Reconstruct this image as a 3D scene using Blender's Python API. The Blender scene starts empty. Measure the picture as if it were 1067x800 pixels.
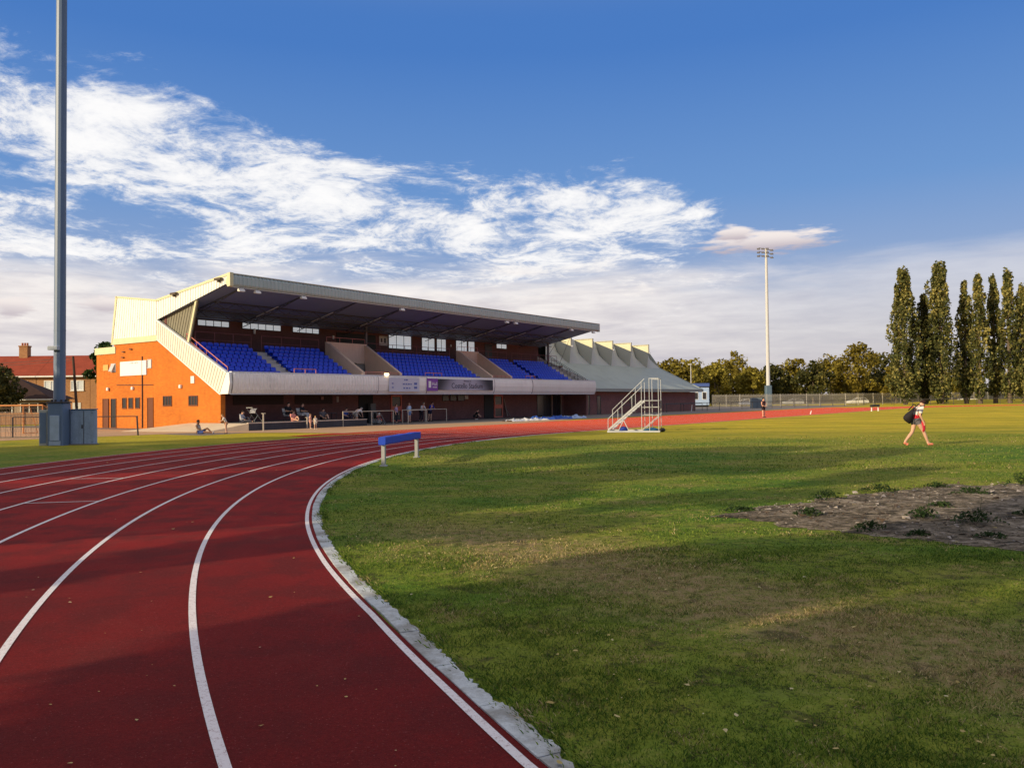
import bpy, bmesh, math, random
import numpy as np
from mathutils import Vector, Matrix, noise as mnoise
R=math.radians
random.seed(7); rng=np.random.default_rng(7)
scene=bpy.context.scene; COL=scene.collection
D=bpy.data

# ------------------------------------------------------------ node helpers
class NT:
    def __init__(s,nt): s.nt=nt; s.l=nt.links
    def n(s,t,**k):
        o=s.nt.nodes.new(t)
        for a,b in k.items(): setattr(o,a,b)
        return o
    def lk(s,a,b): s.l.new(a,b)
    def put(s,sock,v):
        if isinstance(v,bpy.types.NodeSocket): s.l.new(v,sock)
        elif v is not None: sock.default_value=v
    def m(s,op,a,b=None,c=None,clamp=False):
        o=s.n('ShaderNodeMath',operation=op); o.use_clamp=clamp
        s.put(o.inputs[0],a); s.put(o.inputs[1],b)
        if c is not None: s.put(o.inputs[2],c)
        return o.outputs[0]
    def ss(s,x,a,b,lo=0.,hi=1.):
        o=s.n('ShaderNodeMapRange',interpolation_type='SMOOTHSTEP')
        s.put(o.inputs[0],x)
        for i,v in ((1,a),(2,b),(3,lo),(4,hi)): s.put(o.inputs[i],v)
        return o.outputs[0]
    def mix(s,f,a,b,mode='MIX'):
        o=s.n('ShaderNodeMix',data_type='RGBA',blend_type=mode)
        s.put(o.inputs[0],f)
        for i,v in ((6,a),(7,b)):
            if isinstance(v,tuple) and len(v)==3: v=(*v,1)
            s.put(o.inputs[i],v)
        return o.outputs[2]
    def noise(s,vec,scale,detail=4,rough=.55,dist=0.):
        o=s.n('ShaderNodeTexNoise')
        if vec is not None: s.lk(vec,o.inputs['Vector'])
        o.inputs['Scale'].default_value=scale;o.inputs['Detail'].default_value=detail
        o.inputs['Roughness'].default_value=rough;o.inputs['Distortion'].default_value=dist
        return o.outputs[0]
    def mapv(s,vec,scale=(1,1,1),loc=(0,0,0),rot=(0,0,0)):
        o=s.n('ShaderNodeMapping');s.lk(vec,o.inputs[0])
        o.inputs[1].default_value=loc;o.inputs[2].default_value=rot;o.inputs[3].default_value=scale
        return o.outputs[0]
    def ramp(s,x,stops):
        o=s.n('ShaderNodeValToRGB');s.lk(x,o.inputs[0]);e=o.color_ramp.elements
        while len(e)<len(stops): e.new(.5)
        for k,(p,c) in enumerate(stops): e[k].position=p;e[k].color=(*c,1)
        return o.outputs[0]

MATS={}
def base(name):
    m=D.materials.new(name);m.use_nodes=True;t=NT(m.node_tree)
    b=m.node_tree.nodes['Principled BSDF'];b.inputs['Specular IOR Level'].default_value=.25
    MATS[name]=m
    return m,t,b
def mat(name,c,rough=.7,var=.25,scale=3.,metal=0.,fine=25.,fv=.15,bump=0.,spec=.25,streak=0.,emit=0.,grime=0.):
    """weathered paint / metal / fabric : colour broken up by two scales of noise"""
    if name in MATS: return MATS[name]
    m,t,b=base(name)
    tc=t.n('ShaderNodeTexCoord').outputs['Object']
    n1=t.noise(tc,scale,5);n2=t.noise(tc,fine,3)
    v=t.m('ADD',t.m('MULTIPLY',t.m('SUBTRACT',n1,.5),2*var),t.m('MULTIPLY',t.m('SUBTRACT',n2,.5),2*fv))
    if streak:
        n3=t.noise(t.mapv(tc,(6,6,.35)),3.,4); v=t.m('ADD',v,t.m('MULTIPLY',t.m('SUBTRACT',n3,.5),2*streak))
    k=t.m('ADD',v,1.)
    col=t.mix(1.,(*c,1),(1,1,1,1),'MULTIPLY')
    hs=t.n('ShaderNodeHueSaturation');hs.inputs['Color'].default_value=(*c,1);t.lk(k,hs.inputs['Value'])
    out=hs.outputs[0]
    if grime:
        g=t.ss(t.noise(tc,scale*.7,6,.65),.52,.72);out=t.mix(t.m('MULTIPLY',g,grime),out,(.06,.055,.05))
    t.lk(out,b.inputs['Base Color'])
    b.inputs['Roughness'].default_value=rough;b.inputs['Metallic'].default_value=metal
    b.inputs['Specular IOR Level'].default_value=spec
    if bump:
        bp=t.n('ShaderNodeBump');bp.inputs['Strength'].default_value=bump;bp.inputs['Distance'].default_value=.02
        t.lk(n2,bp.inputs['Height']);t.lk(bp.outputs[0],b.inputs['Normal'])
    if emit:
        b.inputs['Emission Color'].default_value=(*c,1);b.inputs['Emission Strength'].default_value=emit
    return m
def brick_mat(name,c1,c2,mortar,stain=.3,scale=1.):
    m,t,b=base(name)
    tc=t.n('ShaderNodeTexCoord').outputs['Object'];sx=t.n('ShaderNodeSeparateXYZ');t.lk(tc,sx.inputs[0])
    cx=t.n('ShaderNodeCombineXYZ');t.lk(t.m('ADD',sx.outputs[0],sx.outputs[1]),cx.inputs[0]);t.lk(sx.outputs[2],cx.inputs[1])
    br=t.n('ShaderNodeTexBrick');t.lk(cx.outputs[0],br.inputs['Vector'])
    br.inputs['Color1'].default_value=(*c1,1);br.inputs['Color2'].default_value=(*c2,1);br.inputs['Mortar'].default_value=(*mortar,1)
    br.inputs['Scale'].default_value=scale;br.inputs['Mortar Size'].default_value=.009;br.inputs['Brick Width'].default_value=.235;br.inputs['Row Height'].default_value=.078
    n=t.noise(tc,.45,5,.6);n2=t.noise(t.mapv(tc,(3,3,.5)),1.6,5,.6)
    k=t.m('ADD',t.m('ADD',t.m('MULTIPLY',t.m('SUBTRACT',n,.5),stain*1.5),t.m('MULTIPLY',t.m('SUBTRACT',n2,.5),stain)),1.)
    hs=t.n('ShaderNodeHueSaturation');t.lk(br.outputs[0],hs.inputs['Color']);t.lk(k,hs.inputs['Value'])
    t.lk(hs.outputs[0],b.inputs['Base Color']);b.inputs['Roughness'].default_value=.9
    bp=t.n('ShaderNodeBump');bp.inputs['Strength'].default_value=.4;bp.inputs['Distance'].default_value=.01;t.lk(br.outputs['Fac'],bp.inputs['Height']);bp.invert=True
    t.lk(bp.outputs[0],b.inputs['Normal'])
    return m
def tile_mat(name,c1,c2):
    m,t,b=base(name)
    tc=t.n('ShaderNodeTexCoord').outputs['Object'];sx=t.n('ShaderNodeSeparateXYZ');t.lk(tc,sx.inputs[0])
    w=t.m('FRACT',t.m('MULTIPLY',sx.outputs[2],5.5));w2=t.ss(w,0.,.25,.55,1.)
    k=t.m('MULTIPLY',w2,t.m('ADD',.5,t.noise(tc,1.2,6,.7)))
    hs=t.n('ShaderNodeHueSaturation');t.lk(t.mix(t.noise(tc,9.,3),c1,c2),hs.inputs['Color']);t.lk(k,hs.inputs['Value'])
    t.lk(hs.outputs[0],b.inputs['Base Color']);b.inputs['Roughness'].default_value=.85
    return m
def leaf_mat(name,ca,cb,cc,sc=.35,trans=.3):
    m,t,b=base(name)
    geo=t.n('ShaderNodeNewGeometry');tc=t.n('ShaderNodeTexCoord').outputs['Object']
    r=geo.outputs['Random Per Island'];n=t.noise(tc,sc,4,.6)
    f=t.m('ADD',t.m('MULTIPLY',r,.55),t.m('MULTIPLY',t.ss(n,.3,.7),.45))
    col=t.ramp(f,[(0.,ca),(.5,cb),(1.,cc)])
    t.lk(col,b.inputs['Base Color']);b.inputs['Roughness'].default_value=.7;b.inputs['Specular IOR Level'].default_value=.12
    tr=t.n('ShaderNodeBsdfTranslucent');t.lk(col,tr.inputs['Color'])
    mx=t.n('ShaderNodeMixShader');mx.inputs[0].default_value=trans
    t.lk(b.outputs[0],mx.inputs[1]);t.lk(tr.outputs[0],mx.inputs[2])
    t.lk(mx.outputs[0],m.node_tree.nodes['Material Output'].inputs[0])
    return m

# ------------------------------------------------------------ mesh helpers
class MB:
    """collects shapes that become ONE mesh object"""
    def __init__(s): s.v=[];s.f=[];s.mi=[];s.cur=0
    def add(s,vs,fs):
        o=len(s.v);s.v+= [tuple(p) for p in vs];s.f+=[tuple(i+o for i in f) for f in fs];s.mi+=[s.cur]*len(fs);return s
    def box(s,a,b,rot=None,piv=None):
        x0,y0,z0=a;x1,y1,z1=b
        vs=[Vector(p) for p in ((x0,y0,z0),(x1,y0,z0),(x1,y1,z0),(x0,y1,z0),(x0,y0,z1),(x1,y0,z1),(x1,y1,z1),(x0,y1,z1))]
        if rot is not None:
            pv=Vector(piv) if piv else (vs[0]+vs[6])/2
            vs=[rot@(p-pv)+pv for p in vs]
        return s.add(vs,[(0,3,2,1),(4,5,6,7),(0,1,5,4),(1,2,6,5),(2,3,7,6),(3,0,4,7)])
    def bbox(s,a,b,r=.02):
        """box with chamfered vertical + top edges"""
        x0,y0,z0=a;x1,y1,z1=b
        def ring(z,q): return [(x0+q+r,y0+q,z),(x1-q-r,y0+q,z),(x1-q,y0+q+r,z),(x1-q,y1-q-r,z),(x1-q-r,y1-q,z),(x0+q+r,y1-q,z),(x0+q,y1-q-r,z),(x0+q,y0+q+r,z)]
        return s.loft([ring(z0,0),ring(z1-r,0),ring(z1,r*.7)],True)
    def loft(s,rings,caps=True,closed=True):
        n=len(rings[0]);vs=[p for r in rings for p in r];fs=[]
        for i in range(len(rings)-1):
            for j in range(n if closed else n-1):
                k=(j+1)%n;fs.append((i*n+j,i*n+k,(i+1)*n+k,(i+1)*n+j))
        if caps and closed: fs+= [tuple(range(n-1,-1,-1)),tuple(range((len(rings)-1)*n,len(rings)*n))]
        return s.add(vs,fs)
    def tube(s,pts,r,n=8,caps=True):
        pts=[Vector(p) for p in pts];rs=r if isinstance(r,(list,tuple)) else [r]*len(pts)
        rings=[];prev=None
        for i,p in enumerate(pts):
            d=(pts[min(i+1,len(pts)-1)]-pts[max(i-1,0)]).normalized()
            if prev is None:
                a=Vector((0,0,1)) if abs(d.z)<.9 else Vector((1,0,0)); x=d.cross(a).normalized()
            else: x=(prev-d*prev.dot(d)).normalized()
            prev=x;y=d.cross(x)
            rings.append([p+x*math.cos(2*math.pi*k/n)*rs[i]+y*math.sin(2*math.pi*k/n)*rs[i] for k in range(n)])
        return s.loft(rings,caps)
    def bar(s,a,b,w,h=None):
        h=h or w;a=Vector(a);b=Vector(b);d=(b-a).normalized();up=Vector((0,0,1)) if abs(d.z)<.95 else Vector((0,1,0))
        x=d.cross(up).normalized()*w/2;y=x.normalized().cross(d)*h/2
        return s.loft([[p-x-y,p+x-y,p+x+y,p-x+y] for p in (a,b)])
    def prism(s,poly,axis,a,b):
        """polygon (2D) extruded along axis from a to b; 2D coords are the other two axes in order"""
        def P(q,t):
            l=list(q);l.insert(axis,t);return tuple(l)
        n=len(poly);vs=[P(q,a) for q in poly]+[P(q,b) for q in poly]
        return s.add(vs,[tuple(range(n)),tuple(range(2*n-1,n-1,-1))]+[(i,n+i,n+(i+1)%n,(i+1)%n) for i in range(n)])
    def corr(s,p00,p10,p11,p01,n,d,nrm=None,sub=1,slot=False):
        """corrugated sheet across quad: p00->p10 is the width; ribs run p0x->p1x(01)"""
        p00,p10,p11,p01=map(Vector,(p00,p10,p11,p01))
        if nrm is None: nrm=(p10-p00).cross(p01-p00).normalized()
        nrm=Vector(nrm);prof=[(0,0),(.13,0),(.17,1),(.96,1),(1.,0)] if slot else [(0,0),(.35,0),(.45,1),(.9,1),(1.,0)]
        us=[];hs=[]
        for k in range(n):
            for a,h in prof[:-1]: us.append((k+a)/n);hs.append(h*d)
        us.append(1.);hs.append(0)
        vs=[];m=len(us)
        for j in range(sub+1):
            t=j/sub
            for a,h in zip(us,hs): vs.append(p00.lerp(p10,a).lerp(p01.lerp(p11,a),t)+nrm*h)
        for part in (0,1):
            s.cur=part if slot else 0
            s_=len(s.v)
            s.add(vs,[(j*m+i,j*m+i+1,(j+1)*m+i+1,(j+1)*m+i) for j in range(sub) for i in range(m-1) if (i%4==0)==(part==1)])
        s.cur=0
        return s
    def corrprof(s,prof,x0,x1,n,d,closed=False):
        """profile [(y,z)] swept along x with vertical ribs; ribs pushed outward (-y)"""
        pr=[(0,0),(.35,0),(.45,1),(.9,1)];xs=[];hs=[]
        for k in range(n):
            for a,h in pr: xs.append(x0+(x1-x0)*(k+a)/n);hs.append(h*d)
        xs.append(x1);hs.append(0);m=len(xs)
        vs=[(x,y-h,z) for (y,z) in prof for x,h in zip(xs,hs)]
        return s.add(vs,[(j*m+i,j*m+i+1,(j+1)*m+i+1,(j+1)*m+i) for j in range(len(prof)-1) for i in range(m-1)])
    def ball(s,c,r,n=8,m=6,sc=(1,1,1)):
        rings=[]
        for i in range(m+1):
            a=math.pi*(i/m)*.98+.03;rings.append([(c[0]+r*sc[0]*math.sin(a)*math.cos(2*math.pi*k/n),c[1]+r*sc[1]*math.sin(a)*math.sin(2*math.pi*k/n),c[2]-r*sc[2]*math.cos(a)) for k in range(n)])
        return s.loft(rings)
    def build(s,name,m,parent=None,smooth=False,loc=None,rotz=None):
        me=D.meshes.new(name);me.from_pydata([tuple(p) for p in s.v],[],s.f);me.update()
        ms=m if isinstance(m,(list,tuple)) else [m]
        for k in ms: me.materials.append(k)
        if len(ms)>1: me.polygons.foreach_set('material_index',s.mi)
        if smooth: me.polygons.foreach_set('use_smooth',[True]*len(s.f))
        o=D.objects.new(name,me);COL.objects.link(o)
        if parent: o.parent=parent
        if loc: o.location=loc
        if rotz is not None: o.rotation_euler=(0,0,rotz)
        return o
def mesh_np(name,V,F,m,parent=None):
    """fast mesh of n-gons with the same number of corners"""
    k=F.shape[1];me=D.meshes.new(name);me.vertices.add(len(V));me.loops.add(F.size);me.polygons.add(len(F))
    me.vertices.foreach_set('co',V.astype(np.float32).ravel());me.loops.foreach_set('vertex_index',F.astype(np.int32).ravel())
    me.polygons.foreach_set('loop_start',np.arange(0,F.size,k,dtype=np.int32))
    me.update(calc_edges=True);me.validate();me.materials.append(m)
    o=D.objects.new(name,me);COL.objects.link(o);o.parent=parent;return o
def tag(o,label=None,cat=None,group=None,kind=None):
    for k,v in (('label',label),('category',cat),('group',group),('kind',kind)):
        if v: o[k]=v
    return o
def empty(name,loc,rz=0,label=None,cat=None,group=None):
    o=D.objects.new(name,None);COL.objects.link(o);o.location=loc;o.rotation_euler=(0,0,rz);o.empty_display_size=.3
    return tag(o,label,cat,group)
def kids(o): return [c for c in D.objects if c.parent==o]
def copy_tree(o,parent=None):
    c=o.copy();COL.objects.link(c);c.parent=parent
    for ch in kids(o): copy_tree(ch,c)
    return c

# ------------------------------------------------------------ site frame
CX,CY=32.4563,20.5026; TH=.62997; UX,UY=math.sin(TH),math.cos(TH); NX,NY=-UY,UX
RK=36.5; LANE=1.22; STR=84.39
S0=(-18.99,52.83,0.); RZ=math.pi/2-TH
def W(u,v,z=0.): return (S0[0]+u*UX+v*NX,S0[1]+u*UY+v*NY,z)      # stand frame -> world
def SN(s,n,z=0.): return (CX+s*UX+n*NX,CY+s*UY+n*NY,z)             # track frame -> world

# ------------------------------------------------------------ camera, sun, sky
cam=D.cameras.new('camera');co=D.objects.new('camera',cam);COL.objects.link(co);scene.camera=co
cam.sensor_width=36;cam.lens=36*845.17/1067;cam.clip_end=3000;cam.clip_start=.05
pt=R(1.2162);rl=math.atan(.0124);c_,s_=math.cos(rl),math.sin(rl)
right=Vector((c_,s_*math.sin(pt),-s_*math.cos(pt)));up=Vector((s_,-c_*math.sin(pt),c_*math.cos(pt)));fw=Vector((0,math.cos(pt),math.sin(pt)))
co.matrix_world=Matrix(((right.x,up.x,-fw.x,0),(right.y,up.y,-fw.y,0),(right.z,up.z,-fw.z,1.6415),(0,0,0,1)))
scene.render.resolution_x=1024;scene.render.resolution_y=767
scene.view_settings.view_transform='Standard';scene.view_settings.look='None';scene.view_settings.exposure=0

SUN_AZ=R(54);SUN_EL=R(17)           # light travels towards azimuth 54 deg (from +Y to +X)
trav=Vector((math.sin(SUN_AZ)*math.cos(SUN_EL),math.cos(SUN_AZ)*math.cos(SUN_EL),-math.sin(SUN_EL)))
sl=D.lights.new('sun','SUN');sl.energy=5.;sl.angle=R(.53);sl.color=(1.,.80,.50)
so=D.objects.new('sun',sl);COL.objects.link(so);so.rotation_euler=trav.to_track_quat('-Z','Y').to_euler();so.location=(-60,-60,40)

w=D.worlds.new('World');scene.world=w;w.use_nodes=True;t=NT(w.node_tree)
bg=w.node_tree.nodes['Background']
dr=t.n('ShaderNodeTexCoord').outputs['Generated'];sp=t.n('ShaderNodeSeparateXYZ');t.lk(dr,sp.inputs[0])
X,Y,Zc=sp.outputs
el=t.m('MULTIPLY',t.m('ARCSINE',Zc),180/math.pi);az=t.m('MULTIPLY',t.m('ARCTAN2',X,Y),180/math.pi)
sky=t.n('ShaderNodeTexSky',sky_type='NISHITA');sky.sun_disc=False;sky.sun_elevation=SUN_EL;sky.sun_rotation=SUN_AZ+math.pi
sky.air_density=1.2;sky.dust_density=1.;sky.ozone_density=2.
e01=t.m('DIVIDE',el,90.,clamp=True)
clear=t.ramp(e01,[(0.,(.64,.58,.58)),(.05,(.56,.57,.65)),(.11,(.27,.40,.68)),(.155,(.16,.33,.68)),(.26,(.070,.215,.60)),(1.,(.035,.12,.42))])
sc_=t.n('ShaderNodeVectorMath',operation='SCALE');t.lk(sky.outputs[0],sc_.inputs[0]);sc_.inputs[3].default_value=.05
clear=t.mix(.12,clear,sc_.outputs[0])
# cloud plane coordinates
zz=t.m('ADD',t.m('MAXIMUM',Zc,0.),.10)
pc=t.n('ShaderNodeCombineXYZ');t.lk(t.m('DIVIDE',X,zz),pc.inputs[0]);t.lk(t.m('DIVIDE',Y,zz),pc.inputs[1])
wrp=t.n('ShaderNodeTexNoise');t.lk(pc.outputs[0],wrp.inputs['Vector']);wrp.inputs['Scale'].default_value=1.1;wrp.inputs['Detail'].default_value=3
wv=t.n('ShaderNodeVectorMath',operation='MULTIPLY_ADD');t.lk(wrp.outputs[1],wv.inputs[0]);wv.inputs[1].default_value=(.42,.42,0);t.lk(pc.outputs[0],wv.inputs[2])
P1=t.mapv(wv.outputs[0],(1.15,1.05,1),rot=(0,0,R(22)),loc=(3.1,.7,0))
nA=t.noise(P1,2.3,12,.68,.5);nB=t.noise(P1,9.5,10,.72,.3);nL=t.noise(P1,1.15,3,.5)
dens=t.m('ADD',t.m('ADD',t.m('MULTIPLY',nA,.66),t.m('MULTIPLY',nB,.40)),t.m('MULTIPLY',nL,.42))
etop=t.m('SUBTRACT',t.m('SUBTRACT',17.3,t.m('MULTIPLY',az,.13)),t.m('MULTIPLY',t.ss(az,8.,22.),4.))
edge=t.m('SUBTRACT',etop,el)        # >0 below the top edge
upm=t.ss(edge,t.m('SUBTRACT',-3.0,t.m('MULTIPLY',t.ss(az,-14.,-32.),3.)),3.2)              # fades in under the edge
azm=t.ss(az,24.,10.)
lowm=t.ss(el,7.8,11.5)               # altocumulus only above
band=t.m('MULTIPLY',t.m('MULTIPLY',upm,azm),t.ss(el,6.,10.,.55,1.))
thr=t.m('SUBTRACT',.985,t.m('MULTIPLY',band,0.352))
cov=t.ss(t.m('SUBTRACT',dens,thr),.0,.17)
ccol=t.ramp(t.ss(t.m('SUBTRACT',dens,thr),.02,.26),[(0.,(.56,.63,.78)),(.45,(.84,.85,.89)),(1.,(1.05,1.03,1.01))])
c1=t.mix(t.m('MULTIPLY',cov,.93),clear,ccol)
# low grey-mauve stratus with cream tops
P2=t.mapv(pc.outputs[0],(.42,.22,1),rot=(0,0,R(10)))
PS=t.n('ShaderNodeCombineXYZ');t.lk(t.m('MULTIPLY',az,.05),PS.inputs[0]);t.lk(t.m('MULTIPLY',el,.30),PS.inputs[1])
nS=t.noise(PS.outputs[0],1.5,8,.58,.4);nS2=t.noise(PS.outputs[0],4.2,8,.6,.2)
eln=t.m('ADD',el,t.m('MULTIPLY',t.m('SUBTRACT',nS,.5),7.))
stm=t.m('MULTIPLY',t.ss(eln,10.2,7.),t.ss(az,26.,2.,.42,1.))
scol=t.ramp(t.m('ADD',t.m('MULTIPLY',nS2,.7),t.m('MULTIPLY',t.m('DIVIDE',el,10.),.35)),[(.28,(.56,.53,.59)),(.46,(.74,.69,.70)),(.68,(.97,.91,.87))])
c2=t.mix(t.m('MULTIPLY',stm,.92),c1,scol)
# small cumulus puffs  (az, el, half width, half height)
def puff(cin,a0,e0,wa,we,seed,amt=.95):
    da=t.m('DIVIDE',t.m('SUBTRACT',az,a0),wa);de=t.m('DIVIDE',t.m('SUBTRACT',el,e0),we)
    nn=t.noise(t.mapv(PS.outputs[0],(1,1,1),loc=(seed,seed,0)),9.,6,.6)
    r=t.m('ADD',t.m('SQRT',t.m('ADD',t.m('POWER',t.m('ABSOLUTE',da),2.),t.m('POWER',t.m('ABSOLUTE',de),2.))),t.m('MULTIPLY',t.m('SUBTRACT',nn,.5),-1.7))
    mk=t.ss(r,1.,.45);cc=t.mix(t.ss(de,-.7,.5),(.52,.45,.50),(.94,.85,.81))
    return t.mix(t.m('MULTIPLY',mk,amt),cin,cc)
c3=puff(c2,17.6,10.45,4.9,.95,2.)
c3=puff(c3,15.6,11.1,1.4,.7,5.);c3=puff(c3,-31.6,6.1,1.4,.8,8.,.7);c3=puff(c3,-26.6,6.4,1.9,.6,9.,.7)
# added brightness high overhead, out of view, to lift the ambient light
sky_fill=t.m('MULTIPLY',t.ss(el,25.,42.),t.ss(t.noise(P1,.9,5,.6),.25,.62,.72,1.))
c3=t.mix(sky_fill,c3,(.72,.66,.61))
t.lk(c3,bg.inputs[0]);bg.inputs[1].default_value=1.0
# ------------------------------------------------------------ ground
m,t,b=base('turf')
tc=t.n('ShaderNodeTexCoord').outputs['Object'];sp=t.n('ShaderNodeSeparateXYZ');t.lk(tc,sp.inputs[0])
n1=t.noise(tc,.16,5,.6);n2=t.noise(t.mapv(tc,(1,1.6,1),rot=(0,0,.5)),.75,6,.65,.3);n3=t.noise(tc,7.,5,.7);n4=t.noise(tc,45.,3,.7)
g=t.mix(t.ss(n2,.35,.65),(.070,.150,.014),(.135,.200,.020))
g=t.mix(t.ss(n1,.40,.62),g,(.215,.225,.032))
g=t.mix(t.m('MULTIPLY',t.ss(t.m('ADD',t.m('MULTIPLY',n2,.6),t.m('MULTIPLY',n3,.4)),.51,.66),.85),g,(.24,.175,.075))
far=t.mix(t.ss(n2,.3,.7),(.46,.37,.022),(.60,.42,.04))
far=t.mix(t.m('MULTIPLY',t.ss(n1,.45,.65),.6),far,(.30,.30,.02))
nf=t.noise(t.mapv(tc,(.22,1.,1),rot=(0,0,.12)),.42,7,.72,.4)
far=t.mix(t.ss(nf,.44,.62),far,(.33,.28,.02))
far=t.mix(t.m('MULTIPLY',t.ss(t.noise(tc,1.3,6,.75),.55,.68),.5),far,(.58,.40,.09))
wl=t.m('ABSOLUTE',t.m('ADD',t.m('MULTIPLY',t.m('SUBTRACT',sp.outputs[0],.1),.826),t.m('MULTIPLY',t.m('SUBTRACT',sp.outputs[1],9.1),.563)))
worn=t.m('MULTIPLY',t.ss(t.m('ADD',wl,t.m('MULTIPLY',t.m('SUBTRACT',n2,.5),4.4)),1.30,.30),t.ss(sp.outputs[1],12.,9.5))
g=t.mix(t.m('MULTIPLY',worn,t.ss(t.m('ADD',t.m('MULTIPLY',n3,.7),t.m('MULTIPLY',n2,.3)),.38,.60,.15,.95)),g,(.25,.180,.095))
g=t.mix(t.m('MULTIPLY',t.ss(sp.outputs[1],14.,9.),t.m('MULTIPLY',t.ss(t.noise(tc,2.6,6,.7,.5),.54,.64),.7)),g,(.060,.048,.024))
crumb=t.ss(t.m('ADD',t.m('MULTIPLY',n3,.6),t.m('MULTIPLY',n4,.4)),.47,.40)
g=t.mix(t.m('MULTIPLY',crumb,.75),g,(.028,.026,.014))
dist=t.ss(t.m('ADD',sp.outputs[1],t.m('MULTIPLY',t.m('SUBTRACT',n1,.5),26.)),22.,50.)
g=t.mix(dist,g,far)  # bright yellow of the sunlit far field put into the colour
k=t.m('ADD',-.02,t.m('ADD',t.m('MULTIPLY',n3,1.15),t.m('MULTIPLY',n4,.95)))
hs=t.n('ShaderNodeHueSaturation');t.lk(g,hs.inputs['Color']);t.lk(k,hs.inputs['Value']);t.lk(hs.outputs[0],b.inputs['Base Color'])
b.inputs['Roughness'].default_value=.95;b.inputs['Specular IOR Level'].default_value=.1
bp=t.n('ShaderNodeBump');bp.inputs['Strength'].default_value=.8;bp.inputs['Distance'].default_value=.04;t.lk(t.m('ADD',n3,t.m('MULTIPLY',n4,.5)),bp.inputs['Height']);t.lk(bp.outputs[0],b.inputs['Normal'])

m,t,b=base('track_rubber')
tc=t.n('ShaderNodeTexCoord').outputs['Object']
n1=t.noise(tc,.22,5,.6);n2=t.noise(tc,1.6,6,.65);n4=t.noise(tc,130.,3,.8);n5=t.noise(tc,30.,5,.75)
c=t.mix(t.ss(n1,.35,.65),(.175,.0085,.0085),(.275,.014,.011))
c=t.mix(t.m('MULTIPLY',t.ss(n2,.42,.62),.65),c,(.085,.013,.012))
c=t.mix(t.m('MULTIPLY',t.ss(t.noise(tc,.6,7,.7,.6),.55,.66),.35),c,(.24,.045,.035))
spx=t.n('ShaderNodeSeparateXYZ');t.lk(tc,spx.inputs[0])
c=t.mix(t.m('MULTIPLY',t.ss(spx.outputs[1],14.,3.),.75),c,(.098,.0095,.0095))  # shade on the near track painted in as darker rubber
c=t.mix(t.m('MULTIPLY',t.ss(spx.outputs[1],36.,58.),.9),c,(.80,.10,.028))  # sunlight on the far straight painted in as brighter orange
n6=t.noise(tc,75.,2,.5)
c=t.mix(t.m('MULTIPLY',t.ss(n6,.66,.74),.5),c,(.30,.10,.09))
k=t.m('ADD',-.25,t.m('ADD',t.m('MULTIPLY',n5,.9),t.m('MULTIPLY',n4,1.7)))
hs=t.n('ShaderNodeHueSaturation');t.lk(c,hs.inputs['Color']);t.lk(k,hs.inputs['Value']);t.lk(hs.outputs[0],b.inputs['Base Color'])
b.inputs['Roughness'].default_value=.85;b.inputs['Specular IOR Level'].default_value=.10
bp=t.n('ShaderNodeBump');bp.inputs['Strength'].default_value=.55;bp.inputs['Distance'].default_value=.006;t.lk(t.m('ADD',n4,n5),bp.inputs['Height']);t.lk(bp.outputs[0],b.inputs['Normal'])

m,t,b=base('line_paint')
tc=t.n('ShaderNodeTexCoord').outputs['Object'];n5=t.noise(tc,34.,5,.75);n4=t.noise(tc,140.,2,.7)
wear=t.m('MULTIPLY',t.ss(t.m('ADD',t.m('MULTIPLY',n5,.6),t.m('MULTIPLY',n4,.4)),.50,.66),.75)
t.lk(t.mix(wear,(.74,.70,.72),(.22,.06,.06)),b.inputs['Base Color']);b.inputs['Roughness'].default_value=.7
m,t,b=base('kerb_concrete')
tc=t.n('ShaderNodeTexCoord').outputs['Object'];n1=t.noise(tc,2.2,6,.65);n2=t.noise(tc,38.,4,.7)
c=t.mix(t.ss(n1,.42,.62),(.50,.54,.57),(.28,.28,.27));k=t.m('ADD',.55,t.m('MULTIPLY',n2,.9))
hs=t.n('ShaderNodeHueSaturation');t.lk(c,hs.inputs['Color']);t.lk(k,hs.inputs['Value']);t.lk(hs.outputs[0],b.inputs['Base Color']);b.inputs['Roughness'].default_value=.9
bp=t.n('ShaderNodeBump');bp.inputs['Strength'].default_value=.6;bp.inputs['Distance'].default_value=.01;t.lk(n2,bp.inputs['Height']);t.lk(bp.outputs[0],b.inputs['Normal'])
asphalt=mat('asphalt',(.19,.165,.15),.9,.3,.5,fine=30,fv=.35,bump=.4)
tan=mat('sunlit_path',(.46,.29,.17),.95,.22,.4,fine=20,fv=.3,bump=.4)  # tan of the sunlit paving put into the colour
soil,t,b=base('dry_soil')
tc=t.n('ShaderNodeTexCoord').outputs['Object'];n1=t.noise(tc,2.2,9,.8,.6);n2=t.noise(t.mapv(tc,(1,2.2,1)),7.,7,.85)
c=t.ramp(t.m('ADD',t.m('MULTIPLY',n1,.5),t.m('MULTIPLY',n2,.5)),[(.42,(.018,.016,.009)),(.48,(.11,.088,.058)),(.54,(.29,.235,.17)),(.64,(.58,.52,.44))])
t.lk(c,b.inputs['Base Color']);b.inputs['Roughness'].default_value=1.
bp=t.n('ShaderNodeBump');bp.inputs['Strength'].default_value=1.;bp.inputs['Distance'].default_value=.05;t.lk(n2,bp.inputs['Height']);t.lk(bp.outputs[0],b.inputs['Normal'])

def sheet(name,poly,z,m,kind='structure'):
    o=MB().add([(x,y,z) for x,y in poly],[tuple(range(len(poly)))]).build(name,m);return tag(o,kind=kind)
# ground: gentle sheet to the horizon
sheet('ground',[(-1500,-1500),(1500,-1500),(1500,1500),(-1500,1500)],0.,MATS['turf'])

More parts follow.
